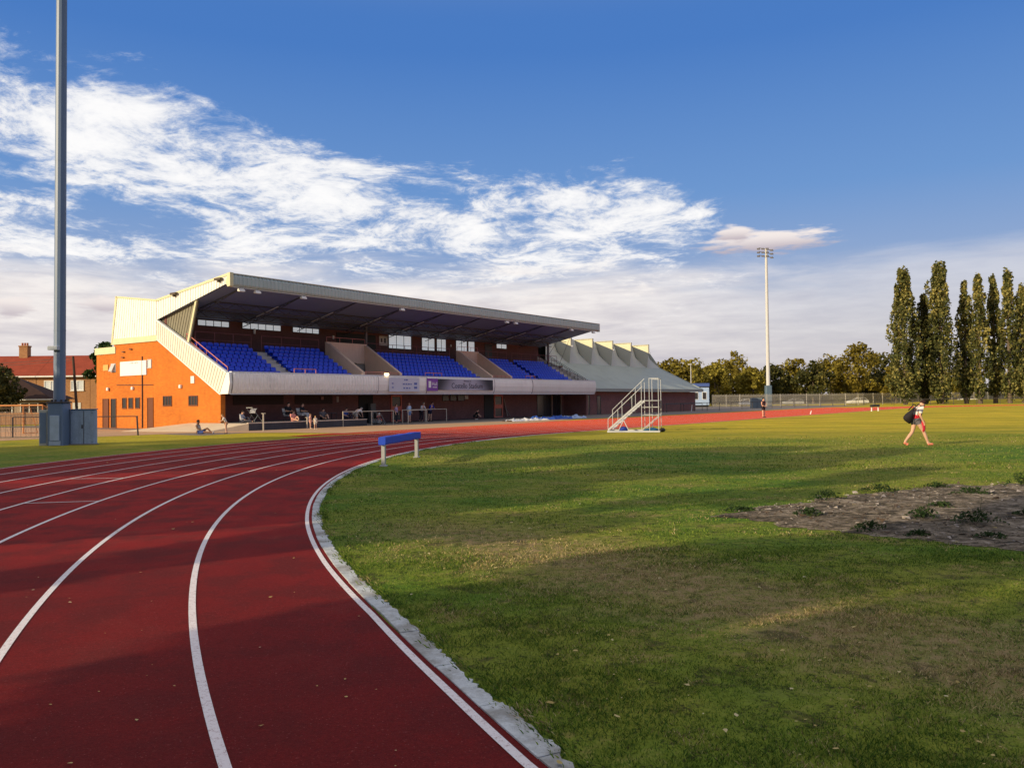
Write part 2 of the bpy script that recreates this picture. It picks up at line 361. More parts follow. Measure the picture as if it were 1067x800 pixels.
def oval_pts(rho):
    P=[]
    N1=360
    for k in range(N1+1):             # near bend, from back straight round to home straight
        a=-math.pi/2-math.pi*k/N1     # angle in (s,n): start n=-rho, through s=-rho, to n=+rho
        P.append(SN(rho*math.cos(a),rho*math.sin(a))[:2])
    for k in range(1,40): P.append(SN(STR*k/40,rho)[:2])
    for k in range(N1+1):
        a=math.pi/2-math.pi*k/N1
        P.append(SN(STR+rho*math.cos(a),rho*math.sin(a))[:2])
    for k in range(1,40): P.append(SN(STR*(1-k/40),-rho)[:2])
    return P
KOFF=[(-200,0.),(-185,0.),(-170,.004),(-165,0.),(-160.5,-.028),(-157,-.068),(-154.3,-.034),(-152.6,.006),(-148,.03),(-140,.03),(-100,0.)]
def koff(x,y):
    a=math.degrees(math.atan2(y-CY,x-CX));a=a-360 if a>0 else a
    return float(np.interp(a,[k[0] for k in KOFF],[k[1] for k in KOFF])) if a>-200 else 0.
def kring(mb,r0,r1,z):
    A=oval_pts(r0);B=oval_pts(r1);n=len(A);vs=[]
    for P,zz in ((A,z),(B,z)):
        for x,y in P:
            o=koff(x,y);d=math.hypot(x-CX,y-CY);vs.append((x+(x-CX)/d*o,y+(y-CY)/d*o,zz))
    mb.add(vs,[(i,(i+1)%n,n+(i+1)%n,n+i) for i in range(n)])
def ring(mb,r0,r1,z,i0=0,i1=None,z1=None):
    A=oval_pts(r0);B=oval_pts(r1);n=len(A)
    vs=[(x,y,z) for x,y in A]+[(x,y,z if z1 is None else z1) for x,y in B]
    mb.add(vs,[(i,(i+1)%n,n+(i+1)%n,n+i) for i in range(n)]);return mb
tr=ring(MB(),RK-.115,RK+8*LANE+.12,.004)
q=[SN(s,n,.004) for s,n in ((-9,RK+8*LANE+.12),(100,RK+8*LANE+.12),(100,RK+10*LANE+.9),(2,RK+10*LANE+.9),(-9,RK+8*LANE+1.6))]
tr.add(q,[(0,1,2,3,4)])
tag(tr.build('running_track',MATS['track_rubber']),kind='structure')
ln=MB()
kring(ln,RK-.022,RK+.030,.008)
for k in range(1,9):
    o_=.03 if k==1 else 0
    ring(ln,RK+k*LANE-.055+o_,RK+k*LANE+o_,.008)
for k in (9,10): ln.add([SN(s,n,.008) for s,n in ((-4,RK+k*LANE-.05),(98,RK+k*LANE-.05),(98,RK+k*LANE),(-4,RK+k*LANE))],[(0,1,2,3)])
def crossmark(s,n,wid=.05,rho0=None,rho1=None):
    a=math.atan2(n,s);P=[]
    for rr,da in ((rho0,0),(rho1,0),(rho1,1),(rho0,1)):
        aa=a+da*wid/rr;P.append(SN(rr*math.cos(aa),rr*math.sin(aa),.0085))
    ln.add(P,[(0,1,2,3)])
for (x,y,l0) in ((-7.7,14.,3),(-9.4,18.5,4),(-7.5,24.25,3)):
    s=(x-CX)*UX+(y-CY)*UY;n=(x-CX)*NX+(y-CY)*NY;crossmark(s,n,.05,RK+l0*LANE,RK+(l0+1)*LANE-.05)
ln.add([SN(s,n,.009) for s,n in ((20,RK),(20.05,RK),(20.05,RK+10*LANE),(20,RK+10*LANE))],[(0,1,2,3)])
tag(ln.build('track_lines',MATS['line_paint']),kind='structure')

# kerb of old concrete slabs, broken inner edge
kb=MB()
def sector(a0,a1,rin,rout,z,n=4,j=.0):
    A=[];B=[]
    for k in range(n+1):
        a=a0+(a1-a0)*k/n
        A.append((rout*math.cos(a),rout*math.sin(a)));r_=rin+random.uniform(0,j)**1
        B.append((r_*math.cos(a),r_*math.sin(a)))
    def kk(p):
        x,y,_=SN(*p);o=koff(x,y);d=math.hypot(x-CX,y-CY);return (x+(x-CX)/d*o,y+(y-CY)/d*o)
    top=[(*kk(p),z) for p in A+B[::-1]];bot=[(*kk(p),-.01) for p in A+B[::-1]];m_=len(top)
    kb.add(top+bot,[tuple(range(m_-1,-1,-1))]+[(i,(i+1)%m_,m_+(i+1)%m_,m_+i) for i in range(m_)])
L_=.92/RK;a=-math.pi/2-.15
while a>-1.5*math.pi+.0:
    l=L_*random.uniform(.75,1.1);g_=random.uniform(.004,.012)/RK
    rr=RK-.064+random.uniform(-.004,.003)
    sector(a,a-l+g_,rr-random.uniform(.105,.155),rr,.0115+random.uniform(-.001,.0025),n=16,j=.035);a-=l
kb.add([SN(s,n,.025) for s,n in ((0,RK-.15),(STR,RK-.15),(STR,RK-.32),(0,RK-.32))],[(0,1,2,3)])
tag(kb.build('track_kerb',MATS['kerb_concrete']),kind='structure')

# aprons
o=sheet('grandstand_apron',[W(*p)[:2] for p in ((-6,-7.2),(7,-5.),(16,-7.5),(30,-9.6),(140,-9.9),(140,30),(-6,30))],.006,asphalt)
o=sheet('sunlit_path',[W(*p)[:2] for p in ((-60,-8),(-12,-2.4),(-4.2,-3.2),(-1.5,-9.2),(-1,-12.8),(20,-11.5),(28,-9.8),(28,-8.2),(14,-5.8),(7,-2),(-2,4),(-2,40),(-60,40))],.010,tan)
# bare soil patch with a ragged outline
pts=[(2.9,11.3),(3.4,12.0),(4.3,12.6),(5.1,13.3),(6.2,13.9),(7.4,14.7),(9.2,15.0),(12.,14.6),(14.5,13.2),(14.,11.),(11.5,9.6),(9.,8.9),(7.2,8.2),(5.7,8.25),(5.0,9.0),(4.2,9.7),(3.5,10.4)]
out=[];cx_,cy_=8.2,11.4
for i in range(len(pts)):
    p,q_=pts[i],pts[(i+1)%len(pts)]
    for k in range(8):
        f=k/8;x=p[0]+(q_[0]-p[0])*f;y=p[1]+(q_[1]-p[1])*f;d=mnoise.noise((x*1.8,y*1.8,3))*.34+mnoise.noise((x*6,y*6,3))*.22
        out.append((x+d*(x-cx_)/4,y+d*(y-cy_)/3))
sb=MB();n_=len(out);vs=[(x,y,.004) for x,y in out];rings_=[vs]
for sc in (.93,.8,.62,.42,.2):
    rings_.append([(cx_+(x-cx_)*sc,cy_+(y-cy_)*sc,.012+.05*(1-sc)*.3+.035*(mnoise.noise((x*sc*2.2,y*sc*2.2,1))+.4)) for x,y in out])
sb.loft(rings_,caps=False);sb.add(rings_[-1],[tuple(range(n_))])
tag(sb.build('bare_soil',soil,smooth=True),kind='structure')

# ------------------------------------------------------------ grass, litter
def in_soil(x,y):
    c=False;j=len(out)-1
    for i in range(len(out)):
        xi,yi=out[i];xj,yj=out[j]
        if (yi>y)!=(yj>y) and x<(xj-xi)*(y-yi)/(yj-yi)+xi: c=not c
        j=i
    return c
m,t,b=base('blade')
geo=t.n('ShaderNodeNewGeometry');tc=t.n('ShaderNodeTexCoord').outputs['Object'];spb=t.n('ShaderNodeSeparateXYZ');t.lk(tc,spb.inputs[0])
rnd=geo.outputs['Random Per Island'];na=t.noise(tc,1.1,6,.65,.4);nb=t.noise(tc,6.,4,.6)
cg=t.ramp(t.m('ADD',t.m('MULTIPLY',rnd,.6),t.m('MULTIPLY',nb,.5)),[(.22,(.013,.042,.009)),(.5,(.075,.155,.016)),(.78,(.24,.30,.045))])
cs=t.ramp(rnd,[(0.,(.13,.09,.04)),(.4,(.36,.27,.12)),(1.,(.62,.50,.26))])
wl=t.m('ABSOLUTE',t.m('ADD',t.m('MULTIPLY',t.m('SUBTRACT',spb.outputs[0],.1),.826),t.m('MULTIPLY',t.m('SUBTRACT',spb.outputs[1],9.1),.563)))
worn=t.m('MULTIPLY',t.ss(t.m('ADD',wl,t.m('MULTIPLY',t.m('SUBTRACT',na,.5),4.4)),1.30,.30),t.ss(spb.outputs[1],12.,9.5))
sf=t.m('ADD',t.m('MULTIPLY',t.ss(na,.50,.66),.6),t.m('MULTIPLY',worn,.75),clamp=True)
pick=t.ss(t.m('SUBTRACT',sf,t.m('FRACT',t.m('MULTIPLY',rnd,37.))),-.05,.05)
cb_=t.mix(pick,cg,cs);t.lk(cb_,b.inputs['Base Color']);b.inputs['Roughness'].default_value=.7;b.inputs['Specular IOR Level'].default_value=.15
tr_=t.n('ShaderNodeBsdfTranslucent');t.lk(cb_,tr_.inputs['Color']);mx=t.n('ShaderNodeMixShader');mx.inputs[0].default_value=.22
t.lk(b.outputs[0],mx.inputs[1]);t.lk(tr_.outputs[0],mx.inputs[2]);t.lk(mx.outputs[0],m.node_tree.nodes['Material Output'].inputs[0])
def blades(name,N,y0,y1,hmin,hmax,wd,pw):
    P=[]
    need=N;V=[];F=[]
    u1=rng.random(N*3)
    Yv=y0+(y1-y0)*rng.random(N*3)**pw;Xv=(-.35+1.03*rng.random(N*3))*Yv
    rho=np.hypot(Xv-CX,Yv-CY)
    th0=np.arctan2(Yv-CY,Xv-CX);jag=.030*np.sin(th0*420)+.025*np.sin(th0*1130+1)+.02*np.sin(th0*190)
    ok=(rho<RK-.185+jag+np.interp(np.degrees(np.arctan2(Yv-CY,Xv-CX)),[-165,-160.5,-157,-154.3,-152.6,-148],[0,-.028,-.068,-.034,.006,.03]));Xv,Yv=Xv[ok][:N],Yv[ok][:N]
    n=len(Xv)
    # clumpy height
    cl=.5+.5*np.sin(Xv*2.3+1.7*np.sin(Yv*1.9))*np.sin(Yv*2.9+1.3*np.sin(Xv*1.3))
    wz=np.abs((Xv-.1)*.826+(Yv-9.1)*.563)+.5*np.sin(Xv*5.1+Yv*3.)*np.sin(Yv*4.3-Xv);wz=(wz<.9)&(Yv<11.5)
    hol=(np.sin(Xv*9.1+2*np.sin(Yv*3.7))*np.sin(Yv*11.3+1.5*np.sin(Xv*5.9))<-.35)
    thin=(rng.random(n)<(.40+.60*cl))&~(wz&(rng.random(n)<.25))&~(hol&(rng.random(n)<.6))
    jx=.45*np.sin(Xv*3.1+Yv*1.3)*np.sin(Yv*4.7)+.18*np.sin(Xv*13)*np.sin(Yv*11);jy=.35*np.sin(Xv*4.3)*np.sin(Yv*2.9+1)+.15*np.sin(Xv*12+2)*np.sin(Yv*14)
    soilm=np.array([in_soil(a_+c_*.6,b_+d_*.6) if a_>2. and 7.4<b_<15.8 else False for a_,b_,c_,d_ in zip(Xv,Yv,jx,jy)]);soilm&=~((jx+jy>.30)&(rng.random(n)<.6))
    keep=thin&~soilm;Xv,Yv,cl=Xv[keep],Yv[keep],cl[keep];n=len(Xv)
    edge=np.exp(-((RK-.32-np.hypot(Xv-CX,Yv-CY))/.12)**2)
    h=(hmin+(hmax-hmin)*rng.random(n))*(.6+.6*cl)*(1+.25*edge);a=rng.random(n)*6.283;ln_=.15+rng.random(n)*1.25;b2=rng.random(n)*6.283
    dx,dy=np.cos(a)*wd/2,np.sin(a)*wd/2;lx,ly=np.cos(b2)*ln_*h,np.sin(b2)*ln_*h
    V=np.empty((n,4,3));V[:,0]=np.c_[Xv-dx,Yv-dy,np.zeros(n)];V[:,1]=np.c_[Xv+dx,Yv+dy,np.zeros(n)]
    V[:,2]=np.c_[Xv+dx*.7+lx*.45,Yv+dy*.7+ly*.45,h*.6];V[:,3]=np.c_[Xv+lx,Yv+ly,h]
    F=np.arange(n*4).reshape(n,4)
    return V.reshape(-1,3),F
Vs=[];Fs=[];o_=0
for a_ in ((230000,3.3,9.,.009,.026,.0042,1.2),(120000,8.,20.,.012,.030,.009,1.1),(30000,18.,34.,.02,.045,.02,1.)):
    V,F=blades('g',*a_);Vs.append(V);Fs.append(F+o_);o_+=len(V)
tag(mesh_np('grass',np.vstack(Vs),np.vstack(Fs),MATS['blade']),'short green and dry grass growing on the infield inside the kerb','grass',kind='stuff')
# tufts that lean over the kerb
Vs=[];n=22000
aa=math.pi+rng.random(n)*1.1-.55;th_=np.arctan2(0-CY,0-CX)+(rng.random(n)-.62)*1.5
pr=.5+.5*np.sin(th_*97)*np.sin(th_*41+1);keep=rng.random(n)<pr**2;th_=th_[keep];n=len(th_)
rr=RK-.205-.10*rng.random(n)+.10*(rng.random(n)**3)+np.interp(np.degrees(th_),[-165,-160.5,-157,-154.3,-152.6,-148],[0,-.028,-.068,-.034,.006,.03]);Xv=CX+rr*np.cos(th_);Yv=CY+rr*np.sin(th_)
h=.012+.035*rng.random(n);a=rng.random(n)*6.28;out_=.05*rng.random(n);dx,dy=np.cos(a)*.003,np.sin(a)*.003
V=np.empty((n,4,3));ox,oy=np.cos(th_)*out_,np.sin(th_)*out_
V[:,0]=np.c_[Xv-dx,Yv-dy,np.zeros(n)];V[:,1]=np.c_[Xv+dx,Yv+dy,np.zeros(n)];V[:,2]=np.c_[Xv+dx+ox*.5,Yv+dy+oy*.5,h*.7];V[:,3]=np.c_[Xv+ox,Yv+oy,h]
tag(mesh_np('grass',V.reshape(-1,3),np.arange(n*4).reshape(n,4),MATS['blade']),'ragged grass fringe creeping over the broken concrete kerb','grass',kind='stuff')
# fallen leaves
leaf_mat('dead_leaf',(.30,.22,.06),(.50,.40,.16),(.62,.58,.42),2.,.1)
n=900;Yv=3.2+26*rng.random(n)**1.7;Xv=(-.62+1.3*rng.random(n))*Yv
rho=np.hypot(Xv-CX,Yv-CY);ok=(rho<RK-.35)|(rng.random(n)<.22);Xv,Yv=Xv[ok],Yv[ok];n=len(Xv)
s_=(.004+.014*rng.random(n)**2.)*np.where(Yv>9,1.5,1);a=rng.random(n)*6.28;V=np.empty((n,6,3));base_z=np.where(np.hypot(Xv-CX,Yv-CY)<RK,.022,.012)
for k,(p,q_) in enumerate(((1.3,0),(.45,.75),(-.7,.6),(-1.2,0),(-.6,-.65),(.5,-.7))):
    V[:,k]=np.c_[Xv+s_*(p*np.cos(a)-q_*np.sin(a)),Yv+s_*(p*np.sin(a)+q_*np.cos(a)),base_z+s_*.5*rng.random(n)]
tag(mesh_np('fallen_leaves',V.reshape(-1,3),np.arange(n*6).reshape(n,6),MATS['dead_leaf']),'small pale dead leaves littering the track and infield','leaves',kind='stuff')
# gravel and small stones on the bare soil
gm=mat('stone_grit',(.34,.30,.27),.9,.5,6.);n=5200;gv=MB()
for k in range(n):
    x=random.uniform(2.8,14);y=random.uniform(8.,15)
    if not in_soil(x,y): continue
    r_=random.uniform(.006,.024)*(2.2 if random.random()<.10 else 1);z_=.035;gv.cur=0 if random.random()<.45 else 1
    pr=[(x+random.uniform(-1,1)*r_*1.4,y+random.uniform(-1,1)*r_*1.4,z_+random.uniform(-.3,.9)*r_) for _ in range(4)]
    gv.add(pr,[(0,1,2),(0,2,3),(0,3,1),(1,3,2)])
tag(gv.build('gravel',[gm,mat('earth_clod',(.085,.060,.045),1.,.4,6.)]),'loose pale grit and dark clods scattered over the bare soil patch','gravel',kind='stuff')
# weeds
leaf_mat('weed_leaf',(.012,.030,.010),(.028,.055,.016),(.065,.085,.03),4.,.15)
WEEDS=[(4.98,12.92,.34,.20,'wide dark weed at the upper left edge of the bare soil'),(4.07,11.23,.26,.13,'small weed near the left tip of the bare soil patch'),(6.25,13.9,.42,.16,'broadest weed clump on the far rim of the bare soil'),
(5.40,10.75,.30,.20,'dense dark weed in the middle of the bare soil patch'),(7.5,13.3,.40,.17,'bushy weed with a stalk toward the far right of the soil'),(7.5,14.4,.3,.12,'low weed on the back rim of the bare soil'),
(5.87,10.35,.40,.22,'largest dark weed at right of the soil with dry stalks'),(5.44,9.3,.24,.08,'flat weed at the front right of the bare soil'),(4.74,9.5,.2,.08,'little flat weed near the front rim of the soil'),
(9.05,14.5,.3,.30,'tall leafy weed at the far right corner of the soil'),(6.25,11.9,.24,.10,'low weed in the centre back of the soil patch'),(4.36,9.95,.25,.13,'weed on the grass edge before the bare soil'),(3.3,11.8,.3,.07,'flattened weed at the left tip of the soil'),(6.9,10.9,.3,.12,'weed half hidden at the right frame edge on soil')]
for x,y,r_,h_,lb in WEEDS:
    r_*=.72;h_*=.8;n=int(260*r_/.3);a=rng.random(n)*6.283;rr=r_*rng.random(n)**.7;rr=rr*(1+.35*np.sin(a*3+x*9)+.25*np.sin(a*5+y*7));px,py=rr*np.cos(a)*1.15,rr*np.sin(a)*.7;pz=h_*(1-(rr/r_)**2*.7)*(.25+.75*rng.random(n))
    s_=.012+.026*rng.random(n);d=rng.normal(size=(n,3));d/=np.linalg.norm(d,axis=1)[:,None];e=np.cross(d,rng.normal(size=(n,3)));e/=np.linalg.norm(e,axis=1)[:,None]
    c=np.c_[px,py,pz];V=np.stack([c-e*s_[:,None]*.4,c+d*s_[:,None],c+e*s_[:,None]*.4,c-d*s_[:,None]],1)
    rt=empty('weed',(x,y,.02),0,lb,'weed','weeds growing on the bare soil')
    mesh_np('leaves',V.reshape(-1,3),np.arange(n*4).reshape(n,4),MATS['weed_leaf'],rt)
    st=MB()
    for k in range(5):
        a_=random.uniform(0,6.28);st.tube([(0,0,0),(math.cos(a_)*r_*.3,math.sin(a_)*r_*.25,h_*.8),(math.cos(a_)*r_*.45,math.sin(a_)*r_*.4,h_*(1.1 if k else 2.0 if h_>.16 else 1.1))],[.005,.004,.002],4)
    st.build('stem',MATS['weed_leaf'],rt)
# ------------------------------------------------------------ materials for the buildings
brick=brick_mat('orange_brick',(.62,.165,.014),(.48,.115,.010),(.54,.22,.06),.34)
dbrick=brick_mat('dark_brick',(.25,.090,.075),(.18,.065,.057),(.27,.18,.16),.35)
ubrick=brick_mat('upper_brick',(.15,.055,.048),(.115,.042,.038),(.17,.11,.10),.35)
cream=mat('cream_cladding',(.82,.83,.80),.6,.10,1.2,streak=.14,fv=.05)
trim=mat('cream_trim',(.64,.62,.40),.6,.12,2.)
greyc=mat('grey_cladding',(.86,.83,.78),.55,.12,.8,streak=.30,fv=.06,grime=.25)
edgeg=mat('roof_edge_sheet',(.40,.49,.49),.5,.12,1.,streak=.22,fv=.05)
soff=mat('soffit_sheet',(.17,.215,.36),.6,.15,.6)
steel=mat('dark_steel',(.055,.05,.055),.5,.2,2.)
conc=mat('stair_concrete',(.33,.29,.25),.85,.2,1.5)
beige=mat('beige_render',(.72,.52,.38),.85,.12,.8,streak=.15)
seatm=mat('blue_plastic',(.010,.055,.62),.38,.18,1.3,fv=.05,spec=.5)
glassl=mat('pale_glazing',(.62,.66,.70),.25,.2,.8,spec=.5)
glasst=mat('glowing_glazing',(.70,.76,.82),.4,.15,.8,spec=.4,emit=.42)  # glow stands in for daylight coming through the panes
glassd=mat('dark_glazing',(.03,.028,.03),.2,.3,.8,spec=.5)
redp=mat('red_door_paint',(.85,.22,.15),.5,.15,2.)
brown=mat('brown_door_paint',(.16,.055,.025),.55,.15,2.)
pinkr=mat('faded_red_rail',(.55,.20,.17),.5,.15,3.)
white=mat('white_paint',(.78,.78,.76),.5,.08,2.)
galv=mat('galvanised_steel',(.42,.43,.44),.4,.15,2.,metal=.5)
gtrim=mat('grey_green_sheet',(.36,.40,.36),.55,.12,.5,streak=.14,fv=.05,grime=.2)
black=mat('black_rubber',(.012,.012,.013),.5,.2,4.)

seam=mat('cladding_seam',(.30,.27,.17),.8,.2,3.)
G=empty('grandstand',S0,RZ,'long brick grandstand with sloping cantilever roof over blue seats beside the track','grandstand')
def gp(mb,name,m,parent=G,**k): return mb.build(name,m,parent,**k)
LEN=46.6
# side wall (plane u=0) and body
gp(MB().prism([(0.,0),(0.,2.36),(7.4,6.33),(13.35,6.33),(13.35,0)],0,0,.35),'side_wall',brick)
gp(MB().prism([(13.35,0),(13.35,5.57),(16.,5.57),(16.,0)],0,0.03,12.),'rear_annex',brick)
gp(MB().prism([(13.1,5.57),(13.1,6.08),(16.12,6.08),(16.12,5.57)],0,-.06,12.1),'annex_trim',trim)
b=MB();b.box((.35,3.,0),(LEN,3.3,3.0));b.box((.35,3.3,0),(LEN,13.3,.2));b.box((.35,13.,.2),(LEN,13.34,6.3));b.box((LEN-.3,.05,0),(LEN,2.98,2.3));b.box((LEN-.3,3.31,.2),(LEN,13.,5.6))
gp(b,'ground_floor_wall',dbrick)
gp(MB().box((.36,-.9,2.34),(LEN-.02,2.99,2.44)),'deck_slab',mat('deck_concrete',(.10,.09,.085),.9,.2,1.))
# upper rear block : clad box
gp(MB().prism([(7.45,6.34),(7.45,9.0),(12.72,9.7),(13.46,6.34)],0,0.05,LEN),'upper_block',mat('upper_cladding',(.40,.38,.33),.7,.15,1.))
c=MB();nr=18
for k in range(1):
    c.corr((-.02,7.46,6.62),(-.02,13.38,6.62),(-.02,12.75,9.74),(-.02,7.46,9.02),nr,.05,(-1,0,0),slot=True)
gp(c,'side_cladding',[cream,seam])
b=MB();b.prism([(7.40,6.20),(7.40,6.60),(13.42,6.66),(13.52,6.22)],0,-.10,0.04);b.prism([(13.34,6.66),(12.70,9.80),(12.95,9.80),(13.60,6.22),(13.52,6.22)],0,-.12,LEN*.2)
b.prism([(7.35,9.0),(7.35,9.12),(12.9,9.84),(12.9,9.72)],0,-.12,LEN)
gp(b,'cladding_trim',trim)
# roof
rz=lambda v:9.42-.205*(v+.7)         # soffit height
gp(MB().prism([(-1.0,rz(-1.)),(7.5,rz(7.5)),(7.5,9.06),(-.95,10.03)],0,.06,LEN+.55),'roof',soff)
tp=MB();tp.corr((.0,7.6,9.07),(LEN+.6,7.6,9.07),(LEN+.6,-1.1,10.075),(.0,-1.1,10.075),150,.03,(0,.1,1));tp.add([(0,7.6,9.07),(LEN+.6,7.6,9.07),(LEN+.6,12.9,9.86),(0,12.9,9.86)],[(0,1,2,3)])
gp(tp,'roof_sheet',edgeg)
e=MB();e.corrprof([(-1.12,10.09),(-1.22,9.95),(-1.22,9.45),(-1.16,9.34),(-1.03,9.30)],.14,LEN+.6,150,.035);gp(e,'roof_edge',edgeg)
b=MB();b.box((.12,-1.24,10.09),(LEN+.64,-1.02,10.14));b.box((.12,-1.1,9.24),(LEN+.6,-1.0,9.30));b.box((LEN+.58,-1.26,9.24),(LEN+.66,-1.,10.12));gp(b,'roof_edge_trim',mat('light_trim',(.55,.60,.58),.5,.1,2.))
# gable barge board with vertical ribs
c=MB();c.corr((-.03,-.95,9.50),(-.03,7.42,7.68),(-.03,7.42,9.0),(-.03,-1.0,10.0),28,.05,(-1,0,0),slot=True);gp(c,'gable_board',[cream,seam])
b=MB();b.prism([(-1.20,10.0),(-1.20,10.16),(7.44,9.14),(7.44,8.98)],0,-.12,.06)
b.prism([(-1.28,9.28),(-1.28,10.16),(-1.02,10.14),(-.80,9.55),(-1.0,9.25)],0,-.14,.12);gp(b,'gable_trim',trim)
c=MB();c.corr((LEN+.56,7.42,8.2),(LEN+.56,-.95,9.50),(LEN+.56,-1.0,10.0),(LEN+.56,7.42,9.0),28,.04,(1,0,0));gp(c,'gable_board',cream)
# triangular wind screen on the near end
c=MB()
c.corr((.30,3.95,5.62),(.30,7.3,7.4),(.30,7.3,rz(7.3)+.1),(.30,2.80,rz(2.8)),13,.07,(-1,0,0),slot=True)
gp(c,'wind_screen',[mat('screen_sheet',(.22,.205,.15),.6,.12,2.,streak=.3),steel])
gp(MB().prism([(3.78,5.5),(3.98,5.55),(2.88,rz(2.8)),(2.68,rz(2.7))],0,.02,.12),'screen_post',trim)
# sloping parapet panel of the side, wrapped round the corner
c=MB();c.corr((-.06,-.05,2.36),(-.06,7.40,6.34),(-.06,7.40,7.66),(-.06,-.74,3.70),30,.04,(-1,0,0),slot=True);gp(c,'side_parapet',[mat('parapet_cream',(.70,.70,.62),.6,.1,1.2,streak=.1),seam])
b=MB();b.prism([(-.07,2.28),(-.05,2.38),(7.4,6.38),(7.4,6.26)],0,-.10,.02);b.prism([(-.80,3.66),(-.72,3.78),(7.36,7.70),(7.4,7.6)],0,-.12,.10)
b.prism([(-.05,2.34),(-.93,2.34),(-1.12,3.05),(-1.04,3.72),(-.74,3.72)],0,-.09,.13);gp(b,'parapet_trim',cream)
for k in range(1):
    h=MB();pr=[(.16,-.55,4.08),(.16,4.1,6.55)];h.tube(pr,.03,6)
    for q in range(5):
        f=q/4;p=Vector(pr[0]).lerp(Vector(pr[1]),f);h.tube([p,p-Vector((0,0,.75))],.022,5)
    h.tube([Vector(pr[0])-Vector((0,0,.35)),Vector(pr[1])-Vector((0,0,.35))],.02,5);gp(h,'handrail',pinkr)
# front fascia : ribbed sheet then flat panels
prof=[(-1.02,3.72),(-1.10,3.66),(-1.16,3.35),(-1.17,3.05),(-1.10,2.62),(-.98,2.38),(-.9,2.36)]
c=MB();c.corrprof(prof,.13,13.1,46,.035);gp(c,'fascia',greyc)
def flatprof(x0,x1,m,off=0.,name='fascia'):
    pr=[(y-off,z) for y,z in prof];mb=MB();mb.add([(x,y,z) for y,z in pr for x in (x0,x1)],[(2*i,2*i+1,2*i+3,2*i+2) for i in range(len(pr)-1)])
    mb.add([(x,y,z) for y,z in pr for x in (x1,x1+.001)],[(2*i,2*i+1,2*i+3,2*i+2) for i in range(len(pr)-1)]);return gp(mb,name,m)
panelg=mat('fascia_panel',(.86,.82,.76),.5,.12,.7,streak=.14,fv=.04,grime=.15)
flatprof(13.12,18.72,panelg);flatprof(18.76,27.9,panelg,.02);flatprof(27.94,34.1,panelg);flatprof(34.14,LEN-.2,mat('fascia_panel_worn',(.76,.73,.68),.55,.12,.7,streak=.14,fv=.04))
for x in (13.1,18.74,27.92,34.12): gp(MB().prism([(y-.03,z) for y,z in prof]+[(-.9,3.6)],0,x-.03,x+.03),'fascia_joint',mat('joint_grey',(.30,.29,.30),.7))  # plain grey strip over each panel joint
b=MB();b.box((.1,-1.06,3.72),(LEN-.2,-.80,3.80));b.box((.1,-.98,2.30),(LEN-.2,-.88,2.37));gp(b,'parapet_cap',mat('cap_metal',(.60,.62,.66),.4,.1,3.))
gp(MB().box((.3,-.80,2.44),(LEN-.25,-.72,3.70)),'parapet_inner_wall',conc)
# signs on the fascia
def board(x0,x1,z0,z1,m,name='sign_board',y=-1.19): return gp(MB().bbox((x0,y-.035,z0),(x1,y,z1),.01),name,m)
def words(txt,x,z,size,m,parent=None,y=-1.232,name='lettering',sx=1.):
    cu=D.curves.new(name,'FONT');cu.body=txt;cu.size=size;cu.extrude=.004;cu.align_x='CENTER';cu.align_y='CENTER';cu.resolution_u=3
    ob=D.objects.new(name,cu);COL.objects.link(ob);dg=bpy.context.evaluated_depsgraph_get();dg.update()
    me=D.meshes.new_from_object(ob.evaluated_get(dg));D.objects.remove(ob);me.materials.clear();me.materials.append(m)
    o=D.objects.new(name,me);COL.objects.link(o);o.parent=parent;o.location=(x,y,z);o.rotation_euler=(math.pi/2,0,0);o.scale=(sx,1,1);return o
board(14.2,17.7,2.52,3.62,mat('pale_sign',(.55,.56,.66),.5,.1,1.))
inkb=mat('blue_ink',(.12,.16,.42),.5,.1,4.)
marks=[(x,x+wd*.85,z-.05,z+.05) for (x,z,wd) in ((15.9,3.46,.12),(16.06,3.46,.3),(15.75,3.12,.25),(16.05,3.12,.2),(16.3,3.12,.3),(16.62,3.12,.16),(15.8,2.80,.22),(16.1,2.80,.28),(16.45,2.80,.18))]
marks+=[(17.05,17.4,z-.09,z+.09) for z in (2.84,3.16)]+[(14.5,14.7,z-.04,z+.04) for z in (2.84,3.16)]
for a_,b_1,c_1,d_1 in marks: gp(MB().box((a_,-1.236,c_1),(b_1,-1.226,d_1)),'printed_mark',inkb)
purp=mat('purple_vinyl',(.22,.07,.36),.5,.1,1.);board(18.62,19.98,2.58,3.62,purp)
m,t,b_=base('silver_fade');tc=t.n('ShaderNodeTexCoord').outputs['Object'];sp=t.n('ShaderNodeSeparateXYZ');t.lk(tc,sp.inputs[0])
xx=t.m('ABSOLUTE',t.m('SUBTRACT',sp.outputs[0],23.6));t.lk(t.mix(t.ss(t.m('ADD',xx,t.m('MULTIPLY',t.m('SUBTRACT',sp.outputs[2],3.1),.8)),1.1,3.6),(.40,.38,.47),(.035,.035,.045)),b_.inputs['Base Color']);b_.inputs['Roughness'].default_value=.5
board(20.0,27.6,2.66,3.60,m)
words('Costello Stadium',23.9,3.02,.66,mat('sign_ink',(.03,.03,.05),.5,.1),G,sx=.95);words('Welcome to',23.9,3.45,.2,MATS['sign_ink'],G)
words('Hull',19.55,3.16,.42,white,G);gp(MB().box((18.8,-1.24,2.86),(19.1,-1.225,3.40)),'printed_mark',white);gp(MB().box((19.3,-1.24,2.86),(19.85,-1.225,2.92)),'printed_mark',white)
